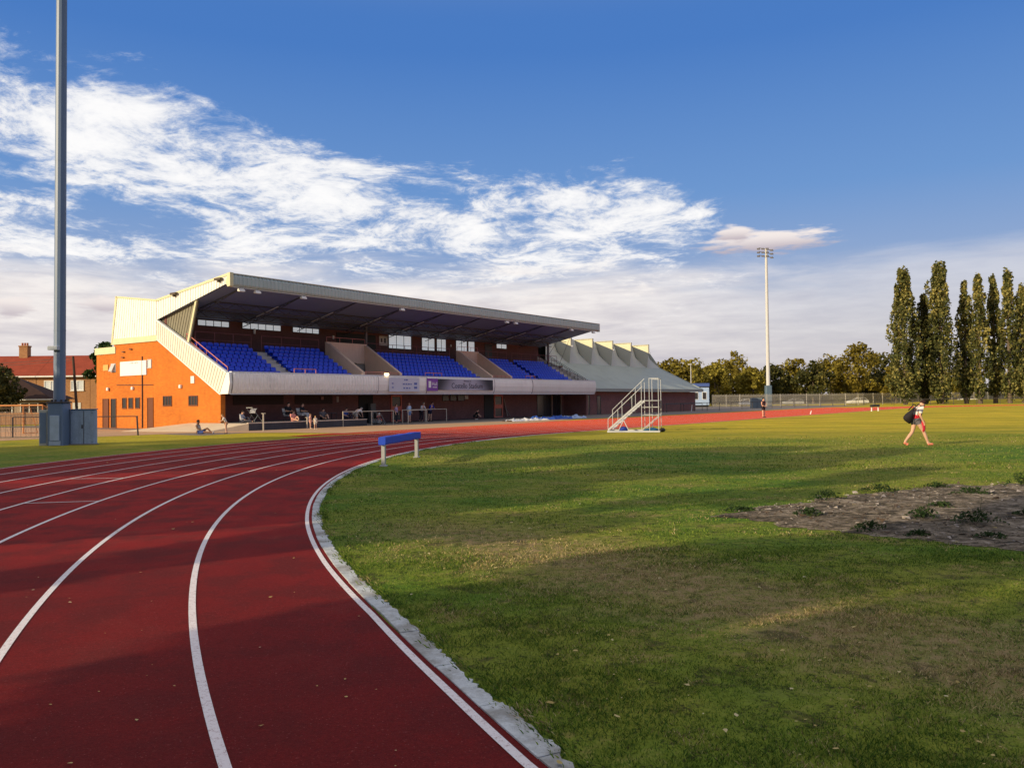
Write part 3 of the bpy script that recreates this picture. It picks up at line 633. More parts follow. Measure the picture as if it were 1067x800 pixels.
# ---- terrace steps, seats
ROWS=8;rv=lambda k:-.35+.52*k;rzt=lambda k:3.2+.293*k
st=MB()
for k in range(ROWS): st.box((.3,rv(k)-.26,2.46),(11.9,rv(k)+.26,rzt(k)));st.box((16.35,rv(k)-.26,2.46),(28.1,rv(k)+.26,rzt(k)));st.box((31.5,rv(k)-.26,2.46),(LEN-.3,rv(k)+.26,rzt(k)))
st.box((.3,3.55,2.46),(LEN-.3,6.58,5.5));gp(st,'terrace_steps',conc)
for x0,x1 in ((4.95,5.95),(11.25,11.88),(27.2,28.08),(36.35,37.25),(43.2,44.6)):
    hs_=MB()
    for k in range(ROWS): hs_.box((x0,rv(k)-.27,rzt(k)-.3),(x1,rv(k)+.27,rzt(k)+.15))
    gp(hs_,'aisle_steps',mat('step_edge',(.50,.45,.40),.85,.2,1.5))
def seat_mesh():
    mb=MB();n=7;rg=[]
    prof=[(-.22,.40),(-.20,.43),(-.02,.425),(.13,.415),(.19,.46),(.225,.58),(.245,.68),(.235,.73)]
    for i,(y,z) in enumerate(prof):
        wv_=[.17,.20,.205,.20,.19,.212,.205,.14][i];row=[]
        for j in range(n):
            a=-1+2*j/(n-1);cv=.022*a*a;row.append((a*wv_,y-(cv if i>3 else 0),z+(cv*.8 if i<=3 else 0)))
        rg.append(row)
    m_=len(rg)
    back=[[(x,y+.02,z-.018) for x,y,z in r_] for r_ in rg]
    mb.loft(rg,caps=False,closed=False);mb.loft([r_[::-1] for r_ in back],caps=False,closed=False)
    for A,B in ((rg[0],back[0]),(back[-1],rg[-1])): mb.loft([B,A],caps=False,closed=False)
    mb.box((-.03,-.1,.0),(.03,.18,.40));mb.box((-.14,.16,.05),(.14,.19,.40))
    return mb
BL=[(.35,9),(6.0,11),(16.5,22),(31.65,10),(37.3,12)]
sm=seat_mesh();pos=[]
for bi,(x0,n) in enumerate(BL):
    for k in range(ROWS-1,-1,-1):
        for j in range(n): pos.append((x0+.26+j*.482,rv(k),rzt(k),bi))
near=[p for p in pos if p[3]==0]+[p for p in pos if p[3]==1][:28];rest=[p for p in pos if p not in near]
so_=None
for p in near:
    if so_ is None: so_=sm.build('seat',seatm,G,smooth=True);so_.location=p[:3]
    else: c_o=so_.copy();COL.objects.link(c_o);c_o.parent=G;c_o.location=p[:3]
V0=np.array([tuple(v) for v in sm.v]);F0=[f for f in sm.f]
mb=MB()
for p in rest: mb.add([(v[0]+p[0],v[1]+p[1],v[2]+p[2]) for v in sm.v],sm.f)
o=gp(mb,'seat',seatm,smooth=True);o['kind']='stuff'
# vomitories
for x0,x1 in ((11.95,16.3),(28.15,31.45)):
    wl=[(-.62,2.6),(-.62,4.02),(-.45,4.10),(3.3,6.42),(3.42,6.42),(3.42,5.3),(3.1,2.6)]
    b=MB();b.prism([(y+.002,z) for y,z in wl],0,x0,x0+.28);b.prism(wl,0,x1-.28,x1);b.box((x0+.28,3.42,4.9),(x1-.28,3.62,6.55))
    b.box((x0+.0,3.43,5.3),(x0+.28,3.62,6.55));b.box((x1-.28,3.43,5.3),(x1,3.62,6.55))
    V_=gp(b,'vomitory',beige)
    gp(MB().box((x0+1.2,3.40,3.2),(x1-1.2,3.41,4.95)),'doorway',black,V_)
    gp(MB().box((x0+.3,-.60,2.5),(x1-.3,3.38,3.1)),'landing',conc,V_)
    h=MB();
    for x in np.linspace(x0+.4,x1-.4,5): h.tube([(x,-.55,3.1),(x,-.55,4.05)],.02,5)
    h.tube([(x0+.35,-.55,4.05),(x1-.35,-.55,4.05)],.025,5);h.tube([(x0+.35,-.55,3.92),(x1-.35,-.55,3.92)],.02,5);gp(h,'gate_rail',pinkr,V_)
    h=MB()
    for x in np.linspace(x0+.1,x1-.1,4): h.tube([(x,3.55,6.5),(x,3.55,6.95)],.02,5)
    h.tube([(x0+.1,3.55,6.95),(x1-.1,3.55,6.95)],.022,5);gp(h,'guard_rail',pinkr,V_)
# rails along the top of the seats, hoops at the front
mr=mat('maroon_rail',(.24,.085,.08),.5,.15,3.)
for x0,x1 in ((.5,5.0),(5.9,11.3),(16.5,27.2),(31.6,36.3),(37.2,45.9)):
    h=MB();n=max(3,int((x1-x0)/1.5)+1)
    for x in np.linspace(x0,x1,n): h.tube([(x,3.62,5.5),(x,3.62,6.68)],.024,5)
    for z in (6.68,6.15): h.tube([(x0,3.62,z),(x1,3.62,z)],.022,5)
    gp(h,'guard_rail',mr)
for x0,x1 in ((5.42,7.35),(19.0,21.1),(33.6,35.2)):
    h=MB();z=4.1
    for x in (x0,(x0+x1)/2,x1): h.tube([(x,-.68,3.5),(x,-.68,z)],.03,6)
    h.tube([(x0,-.68,z),(x1,-.68,z)],.03,6);gp(h,'barrier_hoop',pinkr)
# back wall of the upper deck, windows, doors
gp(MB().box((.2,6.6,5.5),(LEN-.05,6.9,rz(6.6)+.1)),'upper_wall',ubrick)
def window(x0,x1,z0,z1,n,m=glassl,y=6.6,fm=None,parent=G,depth=.05,bars=True):
    f=MB();t_=.045
    f.box((x0-t_,y-depth,z0-t_),(x1+t_,y+.0,z0));f.box((x0-t_,y-depth,z1),(x1+t_,y,z1+t_));f.box((x0-t_,y-depth,z0),(x0,y,z1));f.box((x1,y-depth,z0),(x1+t_,y,z1))
    for k in range(1,n):
        x=x0+(x1-x0)*k/n;f.box((x-.022,y-depth+.002,z0),(x+.022,y,z1))
    o=gp(f,'window',fm or steel,parent);gp(MB().box((x0,y-.02,z0),(x1,y-.004,z1)),'pane',m,o);return o
for x0,x1,z0,z1,n in ((2.61,5.19,7.46,7.84,4),(6.39,9.94,7.47,7.88,5),(11.16,13.84,7.49,7.86,4),(22.09,25.05,6.68,7.88,3),(26.58,28.38,6.69,7.86,2),(28.75,30.08,6.72,7.86,2),(31.69,33.4,6.77,7.86,2),(33.66,34.65,6.8,7.86,1),(38.5,40.29,7.42,7.86,2)):
    window(x0,x1,z0,z1,n,glasst)
o=board(20.86,21.91,6.87,7.74,mat('notice_board',(.55,.53,.50),.6,.1,2.),'notice_board',6.59)
gp(MB().box((21.05,6.55,7.15),(21.25,6.556,7.5)).box((21.45,6.55,7.1),(21.7,6.556,7.55)),'notice_marks',steel)
gp(MB().box((36.44,6.56,5.52),(37.67,6.6,7.8)),'door',steel);gp(MB().box((15.8,6.55,5.52),(20.4,6.6,7.72)),'dark_recess',black)
gp(MB().bbox((15.3,6.48,7.15),(15.48,6.6,7.42),.02),'wall_lamp',white);gp(MB().bbox((30.75,6.48,7.2),(30.9,6.6,7.42),.02),'wall_lamp',white)
gp(MB().bbox((7.35,6.45,7.1),(7.5,6.6,7.5),.02),'loudspeaker',white)
# columns, trusses, light tubes, spot lights
b=MB()
for x in (17.8,46.35): b.box((x-.09,5.0,5.5),(x+.09,5.18,rz(5.)))
gp(b,'roof_column',mat('column_grey',(.16,.15,.16),.5,.1,2.))
x=1.3
while x<LEN:
    b=MB();top=[];bot=[]
    for k in range(9):
        v=-.6+k*.88;top.append((x,v,rz(v)-.04));bot.append((x,v+.3,rz(v)-.10-.32*min(1,k/5)))
    b.bar(top[0],top[-1],.05);b.bar(bot[0],bot[4],.045);b.bar(bot[4],bot[-1],.045)
    for k in range(8): b.bar(top[k],bot[k],.04);b.bar(bot[k],top[k+1],.04)
    gp(b,'roof_truss',mat('truss_grey',(.11,.115,.15),.5,.2,2.));x+=5.15
b=MB()
for v,dz in ((2.6,.42),(4.6,.45)):
    xs=np.arange(1.3,LEN,.86);z=rz(v)-.05
    b.bar((1.3,v,z-dz),(LEN-.3,v,z-dz),.06);b.bar((1.3,v,z),(LEN-.3,v,z),.06)
    for i,xx in enumerate(xs[:-1]): b.bar((xx,v,z-(dz if i%2 else 0)),(xs[i+1],v,z-(0 if i%2 else dz)),.035)
gp(b,'purlin_lattice',steel)
for k in range(8):
    x=5.9+k*5.2;gp(MB().tube([(x,4.2,rz(4.2)-.28),(x+.1,1.8,rz(1.8)-.20)],.035,6),'strip_light',mat('tube_white',(.75,.75,.75),.4,.05))
for x in (.85,2.1,5.95,15.9,30.06,31.5,41.6,46.15):
    b=MB();b.loft([[(x+sx*w_,-1.02+sy*.12-q*.08,9.20-q*.18) for sx,sy in ((-1,-1),(1,-1),(1,1),(-1,1))] for q,w_ in ((0,.16),(.6,.22),(1,.20))]);b.box((x-.03,-1.0,9.18),(x+.03,-.94,9.30));gp(b,'spot_light',white)
for yv,zq in ((-.15,9.62),(5.0,9.12)):
    gp(MB().bbox((-.34,yv-.34,zq+.12),(-.13,yv+.34,zq+.26),.02).box((-.3,yv-.05,zq-.02),(-.1,yv+.05,zq+.12)),'bulkhead_light',mat('brown_metal',(.10,.075,.05),.5))
# ---- side wall openings
def side_box(v0,v1,z0,z1,d,m,name,parent=G): return gp(MB().box((-d,v0,z0),(.0,v1,z1)),name,m,parent)
def side_window(v0,v1,z0,z1,m=glassd,fm=None,n=1,name='window'):
    f=MB();t_=.05
    f.box((-.05,v0-t_,z0-t_*1.5),(0,v1+t_,z0));f.box((-.04,v0-t_,z1),(0,v1+t_,z1+t_));f.box((-.045,v0-t_,z0),(0,v0,z1));f.box((-.045,v1,z0),(0,v1+t_,z1))
    for k in range(1,n): f.box((-.035,v0+(v1-v0)*k/n-.02,z0),(0,v0+(v1-v0)*k/n+.02,z1))
    o=gp(f,name,fm or brown);gp(MB().box((-.015,v0,z0),(-.004,v1,z1)),'pane' if name=='window' else 'door_leaf',m,o);return o
side_window(2.58,3.55,1.66,2.24,n=3);side_window(5.68,6.68,1.66,2.26,n=3)
for a_,b_1 in ((9.8,10.31),(10.72,11.24),(11.63,12.12)): side_window(a_,b_1,1.51,2.2)
for a_,b_1,m_ in ((8.02,8.70,brown),(13.08,13.75,glassd),(14.18,14.95,brown)): side_window(a_,b_1,.06,2.16,m_,name='door')
side_window(8.25,8.68,4.38,4.9,glassl,mat('pale_frame',(.5,.5,.5),.5));o=side_window(13.15,13.72,4.25,4.78,glassl,MATS['pale_frame'])
gp(MB().prism([(-.28,4.25),(-.05,4.78),(-.02,4.78),(-.24,4.22)],1,13.2,13.7),'open_sash',MATS['pale_frame'],o)
side_box(14.22,14.95,4.33,4.78,.02,mat('board_tan',(.70,.38,.12),.7),'vent_cover')
sg=MB().box((-.07,8.82,3.86),(0,12.38,4.90));sg=gp(sg,'sign_board',mat('white_sign',(.80,.80,.80),.5,.05,2.))
q=MB()
for k in range(9): q.box((-.075,9.9+k*.13,4.72+.03*math.sin(k*2.)),(-.071,9.98+k*.13,4.80+.03*math.sin(k*1.3)))
gp(q,'sign_marks',mat('faded_ink',(.35,.35,.38),.6),sg)
side_box(2.92,3.32,3.12,3.60,.05,white,'wall_plate')
for v in (4.5,10.65,14.14): gp(MB().bbox((-.16,v-.11,2.82),(0,v+.11,3.04),.03),'wall_lamp',white)
b=MB();b.tube([(-.05,9.38,.05),(-.05,9.38,5.2)],.035,6);gp(b,'drain_pipe',steel)
b=MB();b.tube([(-.04,7.96,3.12),(-.04,12.93,3.2)],.025,5);gp(b,'cable_conduit',steel)
for v,z in ((10.9,5.75),(11.9,5.6),(12.0,5.2)): gp(MB().bbox((-.14,v-.14,z),(0,v+.14,z+.06),.01),'wall_vent',steel)
# ---- front ground-floor wall openings (plane v=3)
def fbox(x0,x1,z0,z1,m,name,d=.05,parent=G): return gp(MB().box((x0,3-d,z0),(x1,3,z1)),name,m,parent)
shut=mat('roller_shutter',(.055,.035,.03),.6,.2,1.)
for a_,b_1 in ((3.0,7.35),(8.4,12.1)):
    mb=MB()
    for k in range(9): mb.box((a_,2.955,1.62+k*.077),(b_1,2.985,1.62+k*.077+.066))
    f=gp(mb,'window_shutter',shut)
for a_,n_ in ((25.4,1),(26.5,1),(27.6,1)): window(a_,a_+.9,1.78,2.28,1,glassd,3.,shut)
fbox(14.9,16.5,.05,2.3,black,'doorway');gp(MB().box((15.9,2.6,.0),(16.5,2.9,1.6)),'door_leaf',mat('grey_door',(.22,.21,.2),.6))
def redoor(x0,x1):
    f=MB();f.box((x0,2.90,0.02),(x0+.12,3,2.3));f.box((x1-.12,2.90,.02),(x1,3,2.3));f.box((x0+.12,2.90,2.15),(x1-.12,3,2.3));f.box((x0+.12,2.91,.95),(x1-.12,3,1.32));f.box((x0+.12,2.91,.02),(x1-.12,3,.14))
    o=gp(f,'door',redp);gp(MB().box((x0+.12,2.96,.14),(x1-.12,2.99,2.15)),'pane',glassd,o)
redoor(18.6,19.9);redoor(33.2,34.6);fbox(31.6,33.1,.02,2.33,black,'doorway')
window(40.9,43.6,.05,2.25,2,glassd,3.,steel);window(43.9,45.5,.05,2.25,2,glassd,3.,steel)
for x in (43.65,45.55): gp(MB().box((x-.1,2.85,0),(x+.1,2.95,2.3)),'door_pillar',mat('pillar_brown',(.30,.19,.14),.7))
fbox(28.6,29.1,1.9,2.25,white,'notice',.06)
gp(MB().box((10.9,2.9,1.95),(11.15,2.97,2.2)),'wall_lamp',mat('beacon_red',(.5,.25,.2),.5));fbox(12.55,12.75,1.75,2.2,mat('pale_plate',(.5,.45,.43),.6),'wall_plate')
b=MB().bar((35.1,2.7,.1),(34.85,2.95,1.9),.10,.04).bar((35.5,2.6,.1),(35.0,2.95,1.0),.16,.05);tag(b.build('leaning_boards',mat('worn_timber',(.35,.28,.24),.8),None,loc=S0,rotz=RZ),'pair of worn boards leaning on the wall beside the right red door','boards')
gp(MB().box((13.9,-1.17,3.78),(14.25,-1.0,3.95)).box((14.03,-1.12,3.74),(14.1,-1.05,3.78)),'sun_glint',mat('glint_glow',(1.,.80,.45),.4,emit=4.))  # glowing box added for a glint of sun on the parapet
# end panel of the seating at the far side
c=MB();c.corr((LEN-.28,7.3,5.9),(LEN-.28,-.75,2.6),(LEN-.28,-.75,3.7),(LEN-.28,7.3,7.1),34,.03,(-1,0,0));gp(c,'end_parapet',greyc)
h=MB()
for x in (45.3,44.75): 
    h.tube([(x,-.5,4.0),(x,4.6,6.9)],.025,5)
    for q in range(6):
        f=q/5;h.tube([(x,-.5+5.1*f,4.+2.9*f),(x,-.5+5.1*f,3.2+2.9*f)],.02,5)
gp(h,'handrail',steel)
for q in ((7.4,8.6),(5.4,9.0),(3.2,9.3)):
    pass
b=MB();
for v0,v1,z1 in ((7.2,5.6,rz(5.6)),(5.4,3.9,rz(4.2)),(3.6,2.2,rz(2.6))): b.tube([(LEN-.1,v0,7.2-.0+(7.2-v0)*-.35),(LEN-.1,v1,z1)],.02,4)
gp(b,'brace_cable',steel)

# raised terrace before the stand with sloping end
T=empty('viewing_terrace',W(-1.6,-3.5),RZ,'low raised concrete terrace with shaded front face along the foot of the grandstand','terrace')
b=MB();b.box((1.2,0,0),(11.2,6.45,.45));b.build('slab',mat('terrace_concrete',(.30,.26,.22),.9,.3,.8,fine=15,fv=.25),T)
b=MB();b.loft([[(1.2,0,0),(1.2,6.4,0),(1.2,6.4,.45),(1.2,0,.45)],[(-1.0,1.0,0),(-2.6,8,0),(-2.6,8,.02),(-1.0,1.0,.02)]]);b.build('ramp',mat('ramp_sunlit',(.62,.50,.36),.9,.25,.8),T)  # cream tone carries the sun falling on this end of the terrace
MB().box((1.15,-.04,.45),(11.2,.12,.50)).build('edge_strip',mat('edge_strip',(.62,.50,.42),.8,.2,2.),T)
MB().box((1.21,-.012,.0),(11.2,-.004,.44)).build('front_shade',mat('face_shade',(.055,.055,.065),.8,.4,1.,streak=.4),T)  # thin dark sheet paints the shade over the grey concrete front

# ---- rails along the concourse
def rail(pts,h,lb,m,mid=True,group=None,posts=None,r_=.03):
    P=[Vector(W(u_,v_)) for u_,v_ in pts];rt=empty('barrier_rail',P[0],0,lb,'barrier rail',group);o=P[0]
    top=MB();top.tube([p-o+Vector((0,0,h)) for p in P],r_,6)
    if mid: top.tube([p-o+Vector((0,0,h*.5)) for p in P],r_*.7,6)
    top.build('rail',m,rt)
    for p in P: MB().tube([p-o,p-o+Vector((0,0,h+.03))],r_*1.15,8).build('post',m,rt)
rp=mat('rail_pale',(.45,.40,.33),.5,.15,2.)
rail([(7.3,-3.55),(9.9,-3.7),(12.2,-3.6)],1.05,'pale tubular barrier in front of the wheelchair and open doorway',rp,False)
rail([(13.7,-3.7),(15.9,-3.6)],1.05,'short pale tubular barrier right of the spectators in blue',rp,False)
rail([(15.7,-1.2),(18.6,-1.0),(21.4,-.9)],1.05,'low tubular rail the white and blue clad spectators lean on',rp,False)
rail([(52.5,-.6),(58,-.7),(64,-.8),(70,-.9),(76,-1.)],1.0,'thin dark rail in front of the sports hall wall',steel,False)
def bollard(u_,v_,h,lb,m=rp):
    rt=empty('rail_post',W(u_,v_),0,lb,'post');MB().tube([(0,0,0),(0,0,h)],.045,8).build('post',m,rt);MB().tube([(-.14,0,h-.02),(.12,.05,h-.02)],.03,6).build('cross_bar',m,rt)
bollard(-.38,-4.94,1.1,'lone pale post with short cross bar left of the seated pair');bollard(3.98,-3.75,.75,'short pale post beside the pink clad child before the terrace')
# ---- sports hall with sawtooth roof
HL0,HL1=48.1,77.4
H_=empty('sports_hall',S0,RZ,'low brick sports hall with grey sloping roof and row of sawtooth monitors','sports hall')
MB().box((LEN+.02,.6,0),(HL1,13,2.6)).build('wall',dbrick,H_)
b=MB();b.prism([(-.35,2.62),(-.40,2.95),(6.25,6.2),(6.25,5.8),(.0,2.62)],0,46.75,HL1+.3);b.box((46.75,6.25,2.6),(HL1+.1,14,6.2));b.build('roof',gtrim,H_)
b=MB();b.box((46.75,-.48,2.62),(HL1+.4,-.36,2.98));b.prism([(-.4,2.9),(-.4,3.02),(6.25,6.28),(6.25,6.18)],0,HL1+.28,HL1+.42);b.build('eaves_trim',mat('pale_green_trim',(.33,.38,.35),.5,.1,1.),H_)
MB().box((46.8,-.50,2.83),(HL1+.38,-.482,2.86)).build('gutter_line',steel,H_)
tk=[47.5,52.7,57.9,63.1,68.3,73.6]
tooth_m=mat('tooth_sheet',(.50,.52,.47),.6,.10,.5,streak=.10)
hood_m=mat('hood_cream',(.62,.60,.42),.6,.1,1.)
for i in range(6):
    u0=tk[i];u1=tk[i+1] if i<5 else 77.2
    if i==5: u1=78.0
    rt=MB();N_=8
    base_=[Vector((u0,6.2,6.1)).lerp(Vector((u1,6.2,6.1)),k/N_) for k in range(N_+1)]
    top_=[Vector((u0+.1,6.25,9.35)).lerp(Vector((u1-.02,8.6,9.4)),k/N_) for k in range(N_+1)]
    mid_=[b_.lerp(t_,.5)+Vector((0,.55*(k/N_),-.1)) for k,(b_,t_) in enumerate(zip(base_,top_))]
    rt.loft([base_,mid_,top_],caps=False,closed=False)
    o=rt.build('roof_monitor',tooth_m,H_,smooth=True)
    if i==5: continue
    # cheek facing back along the stand
    ch=MB();P1_=(u1,6.2,6.1);M_=(u1,7.85,7.6);B_=(u1,8.6,9.4);T_=(u1,5.95,9.42);L_=(u1,5.95,8.25)
    ch.add([L_,T_,B_],[(0,1,2)]);ch.add([(p[0]+.12,p[1],p[2]) for p in (L_,T_,B_)],[(2,1,0)]);ch.build('cheek',hood_m,o);lc=MB();lc.add([P1_,L_,B_,M_],[(0,1,2,3)]);lc.build('lower_cheek',mat('cheek_shade',(.42,.43,.37),.7,.1,.6),o)  # lower cheek painted grey for the shadow of the neighbouring tooth
    MB().prism([(5.9,8.2),(5.9,9.5),(8.7,9.5),(8.7,9.40),(6.0,9.40),(6.0,8.2)],0,u1-.10,u1+.16).build('edge_trim',mat('hood_edge',(.45,.44,.36),.6),o)
    MB().tube([(u1-.2,5.7,8.2),(u1+.15,5.8,8.3)],.09,6).build('bird_spike',white,o) if i in (0,2,4) else None
b=MB()
for i in range(6):
    u0=tk[i];u1=tk[i+1] if i<5 else 78.0
    b.add([(u0,6.25,9.35),(u1,8.6,9.4),(u1,12,9.4),(u0,12,9.35)],[(0,1,2,3)])
b.box((46.8,12,6.0),(78,12.1,9.35));b.add([(78.,6.2,6.1),(78.,8.6,9.4),(78.,12,9.4),(78.,12,6.1)],[(0,1,2,3)]);b.build('rear_roof',gtrim,H_)
window(46.95,47.9,.05,2.2,1,glassd,.6,steel,H_);window(49.6,50.4,.05,2.1,1,glassd,.6,steel,H_);window(57.5,58.6,1.3,2.2,1,glassd,.6,steel,H_)
# ------------------------------------------------------------ floodlight masts, cabinets
mastm=mat('mast_steel',(.13,.185,.29),.45,.10,1.5,streak=.15,metal=.0,spec=.4)
mastp=mat('mast_pale',(.55,.55,.55),.45,.1,1.)
def mast(loc,h,r0,r1,label,m,lamps,face,lean=0.):
    rt=empty('floodlight_mast',loc,0,label,'floodlight mast')
    rings=[]
    for k in range(9):
        f=k/8;r=r0+(r1-r0)*f;rings.append([(r*math.cos(a)+lean*f*h,r*math.sin(a),.3+(h-.3)*f) for a in [2*math.pi*j/12 for j in range(12)]])
    MB().loft(rings).build('mast',m,rt,smooth=False)
    for f in (.18,.45,.72):
        r=(r0+(r1-r0)*f)*1.02;MB().loft([[(r*math.cos(a)+lean*f*h,r*math.sin(a),f*h+dz) for a in [2*math.pi*j/12 for j in range(12)]] for dz in (0,.08)]).build('joint_ring',m,rt)
    hd=MB()
    for row in range(3):
        z=h-.2-row*.75;hd.bar((-1.5+lean*h,0,z+.35),(1.5+lean*h,0,z-.25),.1)
        for k in range(lamps): 
            x=-1.35+k*2.7/(lamps-1)+lean*h;zk=z-.1*k+.2;dz_=.12*((k*7+row*3)%3-1)
            hd.loft([[(x+sx*w_+face[0]*d_,sy*w_*.0+face[1]*d_+sy*w_*.35,zk+dz_+.12+sy*w_*.7-d_*.3) for sx,sy in ((-1,-1),(1,-1),(1,1),(-1,1))] for w_,d_ in ((.12,.05),(.27,.42),(.27,.48))])
            hd.bar((x,0,zk),(x+face[0]*.1,face[1]*.1,zk+.15),.06)
    hd.bar((lean*h,0,h-2.4),(lean*h,0,h+.1),.16);hd.build('lamp_head',mat('lamp_head_grey',(.16,.15,.15),.5),rt)
    return rt
M1=mast((-19.33,34.62,0),27,.235,.20,'tall blue grey floodlight mast close by at the left beside the track',mastm,4,(.7,-.7),.006)
b=MB();b.bbox((-.33,-.33,0),(.33,.33,1.8),.04);b.build('base_box',mastm,M1)
b=MB();b.bbox((-.36,-.36,1.8),(.36,.36,1.86),.02);
for k in range(8): a=k*math.pi/4;b.box((.29*math.cos(a)-.03,.29*math.sin(a)-.03,1.86),(.29*math.cos(a)+.03,.29*math.sin(a)+.03,1.95))
b.build('flange',steel,M1)
b=MB();b.bbox((-.20,-.385,.22),(.20,-.33,1.28),.015);b.box((-.24,-.36,.02),(.24,-.331,.20));b.build('access_hatch',mat('hatch_pale',(.36,.44,.56),.5),M1)
b=MB();b.bbox((-.30,-.40,4.05),(.15,-.18,4.22),.03);b.build('junction_box',mat('junction_pale',(.42,.46,.52),.5),M1)
M2=mast((52.4,165.9,0),32.3,.42,.24,'tall pale floodlight mast standing far off by the back straight',mastp,4,(-.75,-.66),.003)
MB().bbox((-.6,-.6,0),(.6,.6,4.2),.1).build('base_box',mat('mast_base_blue',(.10,.15,.20),.5),M2)
cb=empty('equipment_cabinet',(-18.97,35.05,0),0,'large blue grey steel cabinet at the foot of the near floodlight mast','cabinet')
MB().bbox((0,-.25,0),(1.03,.05,1.50),.03).build('body',mat('cabinet_blue',(.27,.34,.46),.7,.25,3.,streak=.25,bump=.4,fv=.3),cb)
MB().bbox((-.02,-.28,1.50),(1.05,.08,1.54),.01).build('lid',mat('lid_blue',(.13,.19,.29),.5),cb)
b=MB();b.box((.58,-.262,.05),(.60,-.25,1.46));b.box((.50,-.275,.7),(.55,-.25,.86));b.build('door_seam',steel,cb)
for z_,x_ in ((1.36,.08),(1.36,.95),(.12,.08),(.12,.95)): MB().ball((x_,-.262,z_),.018,6,4).build('bolt',steel,cb)
MB().box((-.03,-.30,0),(1.06,.10,.05)).build('plinth',mat('plinth_grey',(.20,.19,.18),.9),cb)
cb=empty('meter_cupboard',(-20.2,34.9,0),0,'narrow upright steel cupboard left of the near mast, its side sunlit','cabinet')
MB().bbox((0,-.3,0),(.36,.3,1.52),.03).build('body',mat('cupboard_cream',(.42,.42,.38),.6,.12,2.),cb);MB().box((.04,-.315,.1),(.32,-.30,1.4)).build('door',MATS['mast_steel'],cb)
cb=empty('grey_cabinet',(40.1,133.3,0),0,'small grey blue steel cabinet beyond the far track before the fence','cabinet')
MB().bbox((-.9,-.5,0),(.9,.5,1.7),.05).build('body',mat('cab_grey',(.14,.17,.19),.6),cb);MB().box((-.01,-.53,.1),(.01,-.5,1.6)).build('door_seam',steel,cb)

# ------------------------------------------------------------ hurdles for the steeplechase
bluep=mat('blue_padding',(.012,.06,.50),.55,.15,3.,fv=.08)
def barrier(a,b_,h,label,beam,legm,ov=.35,bw=.17):
    a=Vector((*a,0));b_=Vector((*b_,0));d=(b_-a);L=d.length;rt=empty('steeplechase_barrier',a,math.atan2(d.y,d.x),label,'barrier')
    bm_=MB();rr=[]
    for x in np.linspace(-ov,L+ov,7):
        wob=.006*math.sin(x*5);rr.append([(x,y*1.0,h-bw+z+wob) for y,z in ((-.085,0),(.085,0),(.095,.03),(.095,bw-.02),(.08,bw),(-.08,bw),(-.095,bw-.02),(-.095,.03))])
    bm_.loft(rr);bm_.build('beam',beam,rt)
    for x in (0.02,L-.02):
        MB().bbox((x-.05,-.05,.03),(x+.05,.05,h-bw),.008).build('leg',legm,rt)
        MB().bbox((x-.08,-.09,0.005),(x+.08,.09,.035),.01).build('foot',legm,rt)
    return rt
barrier((-3.34,20.95),(-2.86,24.2),.765,'steeplechase barrier with bright blue padded beam on the near infield edge',bluep,galv,.12,.20)
barrier((40.5,91.5),(42.2,93.6),.75,'white and black steeplechase barrier far off at the end of the straight',black,mat('leg_white',(.75,.75,.72),.5),.3,.25)

# ------------------------------------------------------------ judges' steps
J=empty('judges_steps',(5.32,43.1,0),R(-14),'white metal finish judges steps with handrails and platform on the infield edge','steps')
jm=mat('steps_white',(.47,.49,.52),.5,.15,3.)
Lx=2.35;Wd=2.2;
for y in (0.,-Wd):
    b=MB();b.bar((0,y,.12),(1.95,y,1.58),.035,.09);b.build('stringer',jm,J)
    hh=MB();z0=.68 if y else 1.12
    hh.tube([(0,y,z0),(2.0 if y else 1.95,y,z0+1.62)],.02,6)
    hh.tube([(0,y,.05),(0,y,z0)],.02,6);hh.tube([(.58,y,.5),(.58,y,z0+.47)],.018,6);hh.tube([(1.4,y,1.15),(1.4,y,z0+1.14)],.018,6);hh.build('handrail',jm,J)
for k in range(7):
    x=.18+k*.27;z=.2+k*.205;MB().box((x,-Wd+.03,z),(x+.15,-.03,z+.022)).build('tread',jm,J)
MB().box((1.95,-Wd,1.57),(2.95,0,1.60)).build('platform',jm,J)
b=MB()
for x in (1.95,2.40,2.92):
    for y in (0,-Wd): b.tube([(x,y,0.03),(x,y,2.72 if x>2.3 else 2.55)],.02,6)
for y in (0,-Wd):
    b.tube([(2.4,y,2.70),(2.92,y,2.70)],.024,6);b.tube([(1.95,y,.85),(2.92,y,.85)],.014,5);b.tube([(1.95,y,.1),(2.92,y,.82)],.018,5);b.tube([(1.95,y,1.25),(2.92,y,1.25)],.014,5)
b.tube([(2.92,0,2.70),(2.92,-Wd,2.70)],.024,6);b.tube([(2.92,0,2.15),(2.92,-Wd,2.15)],.02,6);b.build('tower_frame',jm,J)
J.scale=(.87,.87,1.0)
b=MB();b.box((-.05,-Wd-.04,.0),(2.98,-Wd+.06,.08));b.box((-.05,-.06,0),(2.98,.04,.08));b.box((2.9,-Wd,.0),(2.98,0,.08));b.box((-.05,-Wd,0),(.03,0,.08));b.bar((.6,-Wd,.08),(.9,-Wd,.62),.04);b.bar((1.2,-Wd,.08),(.9,-Wd,.62),.04);b.build('base_frame',jm,J)
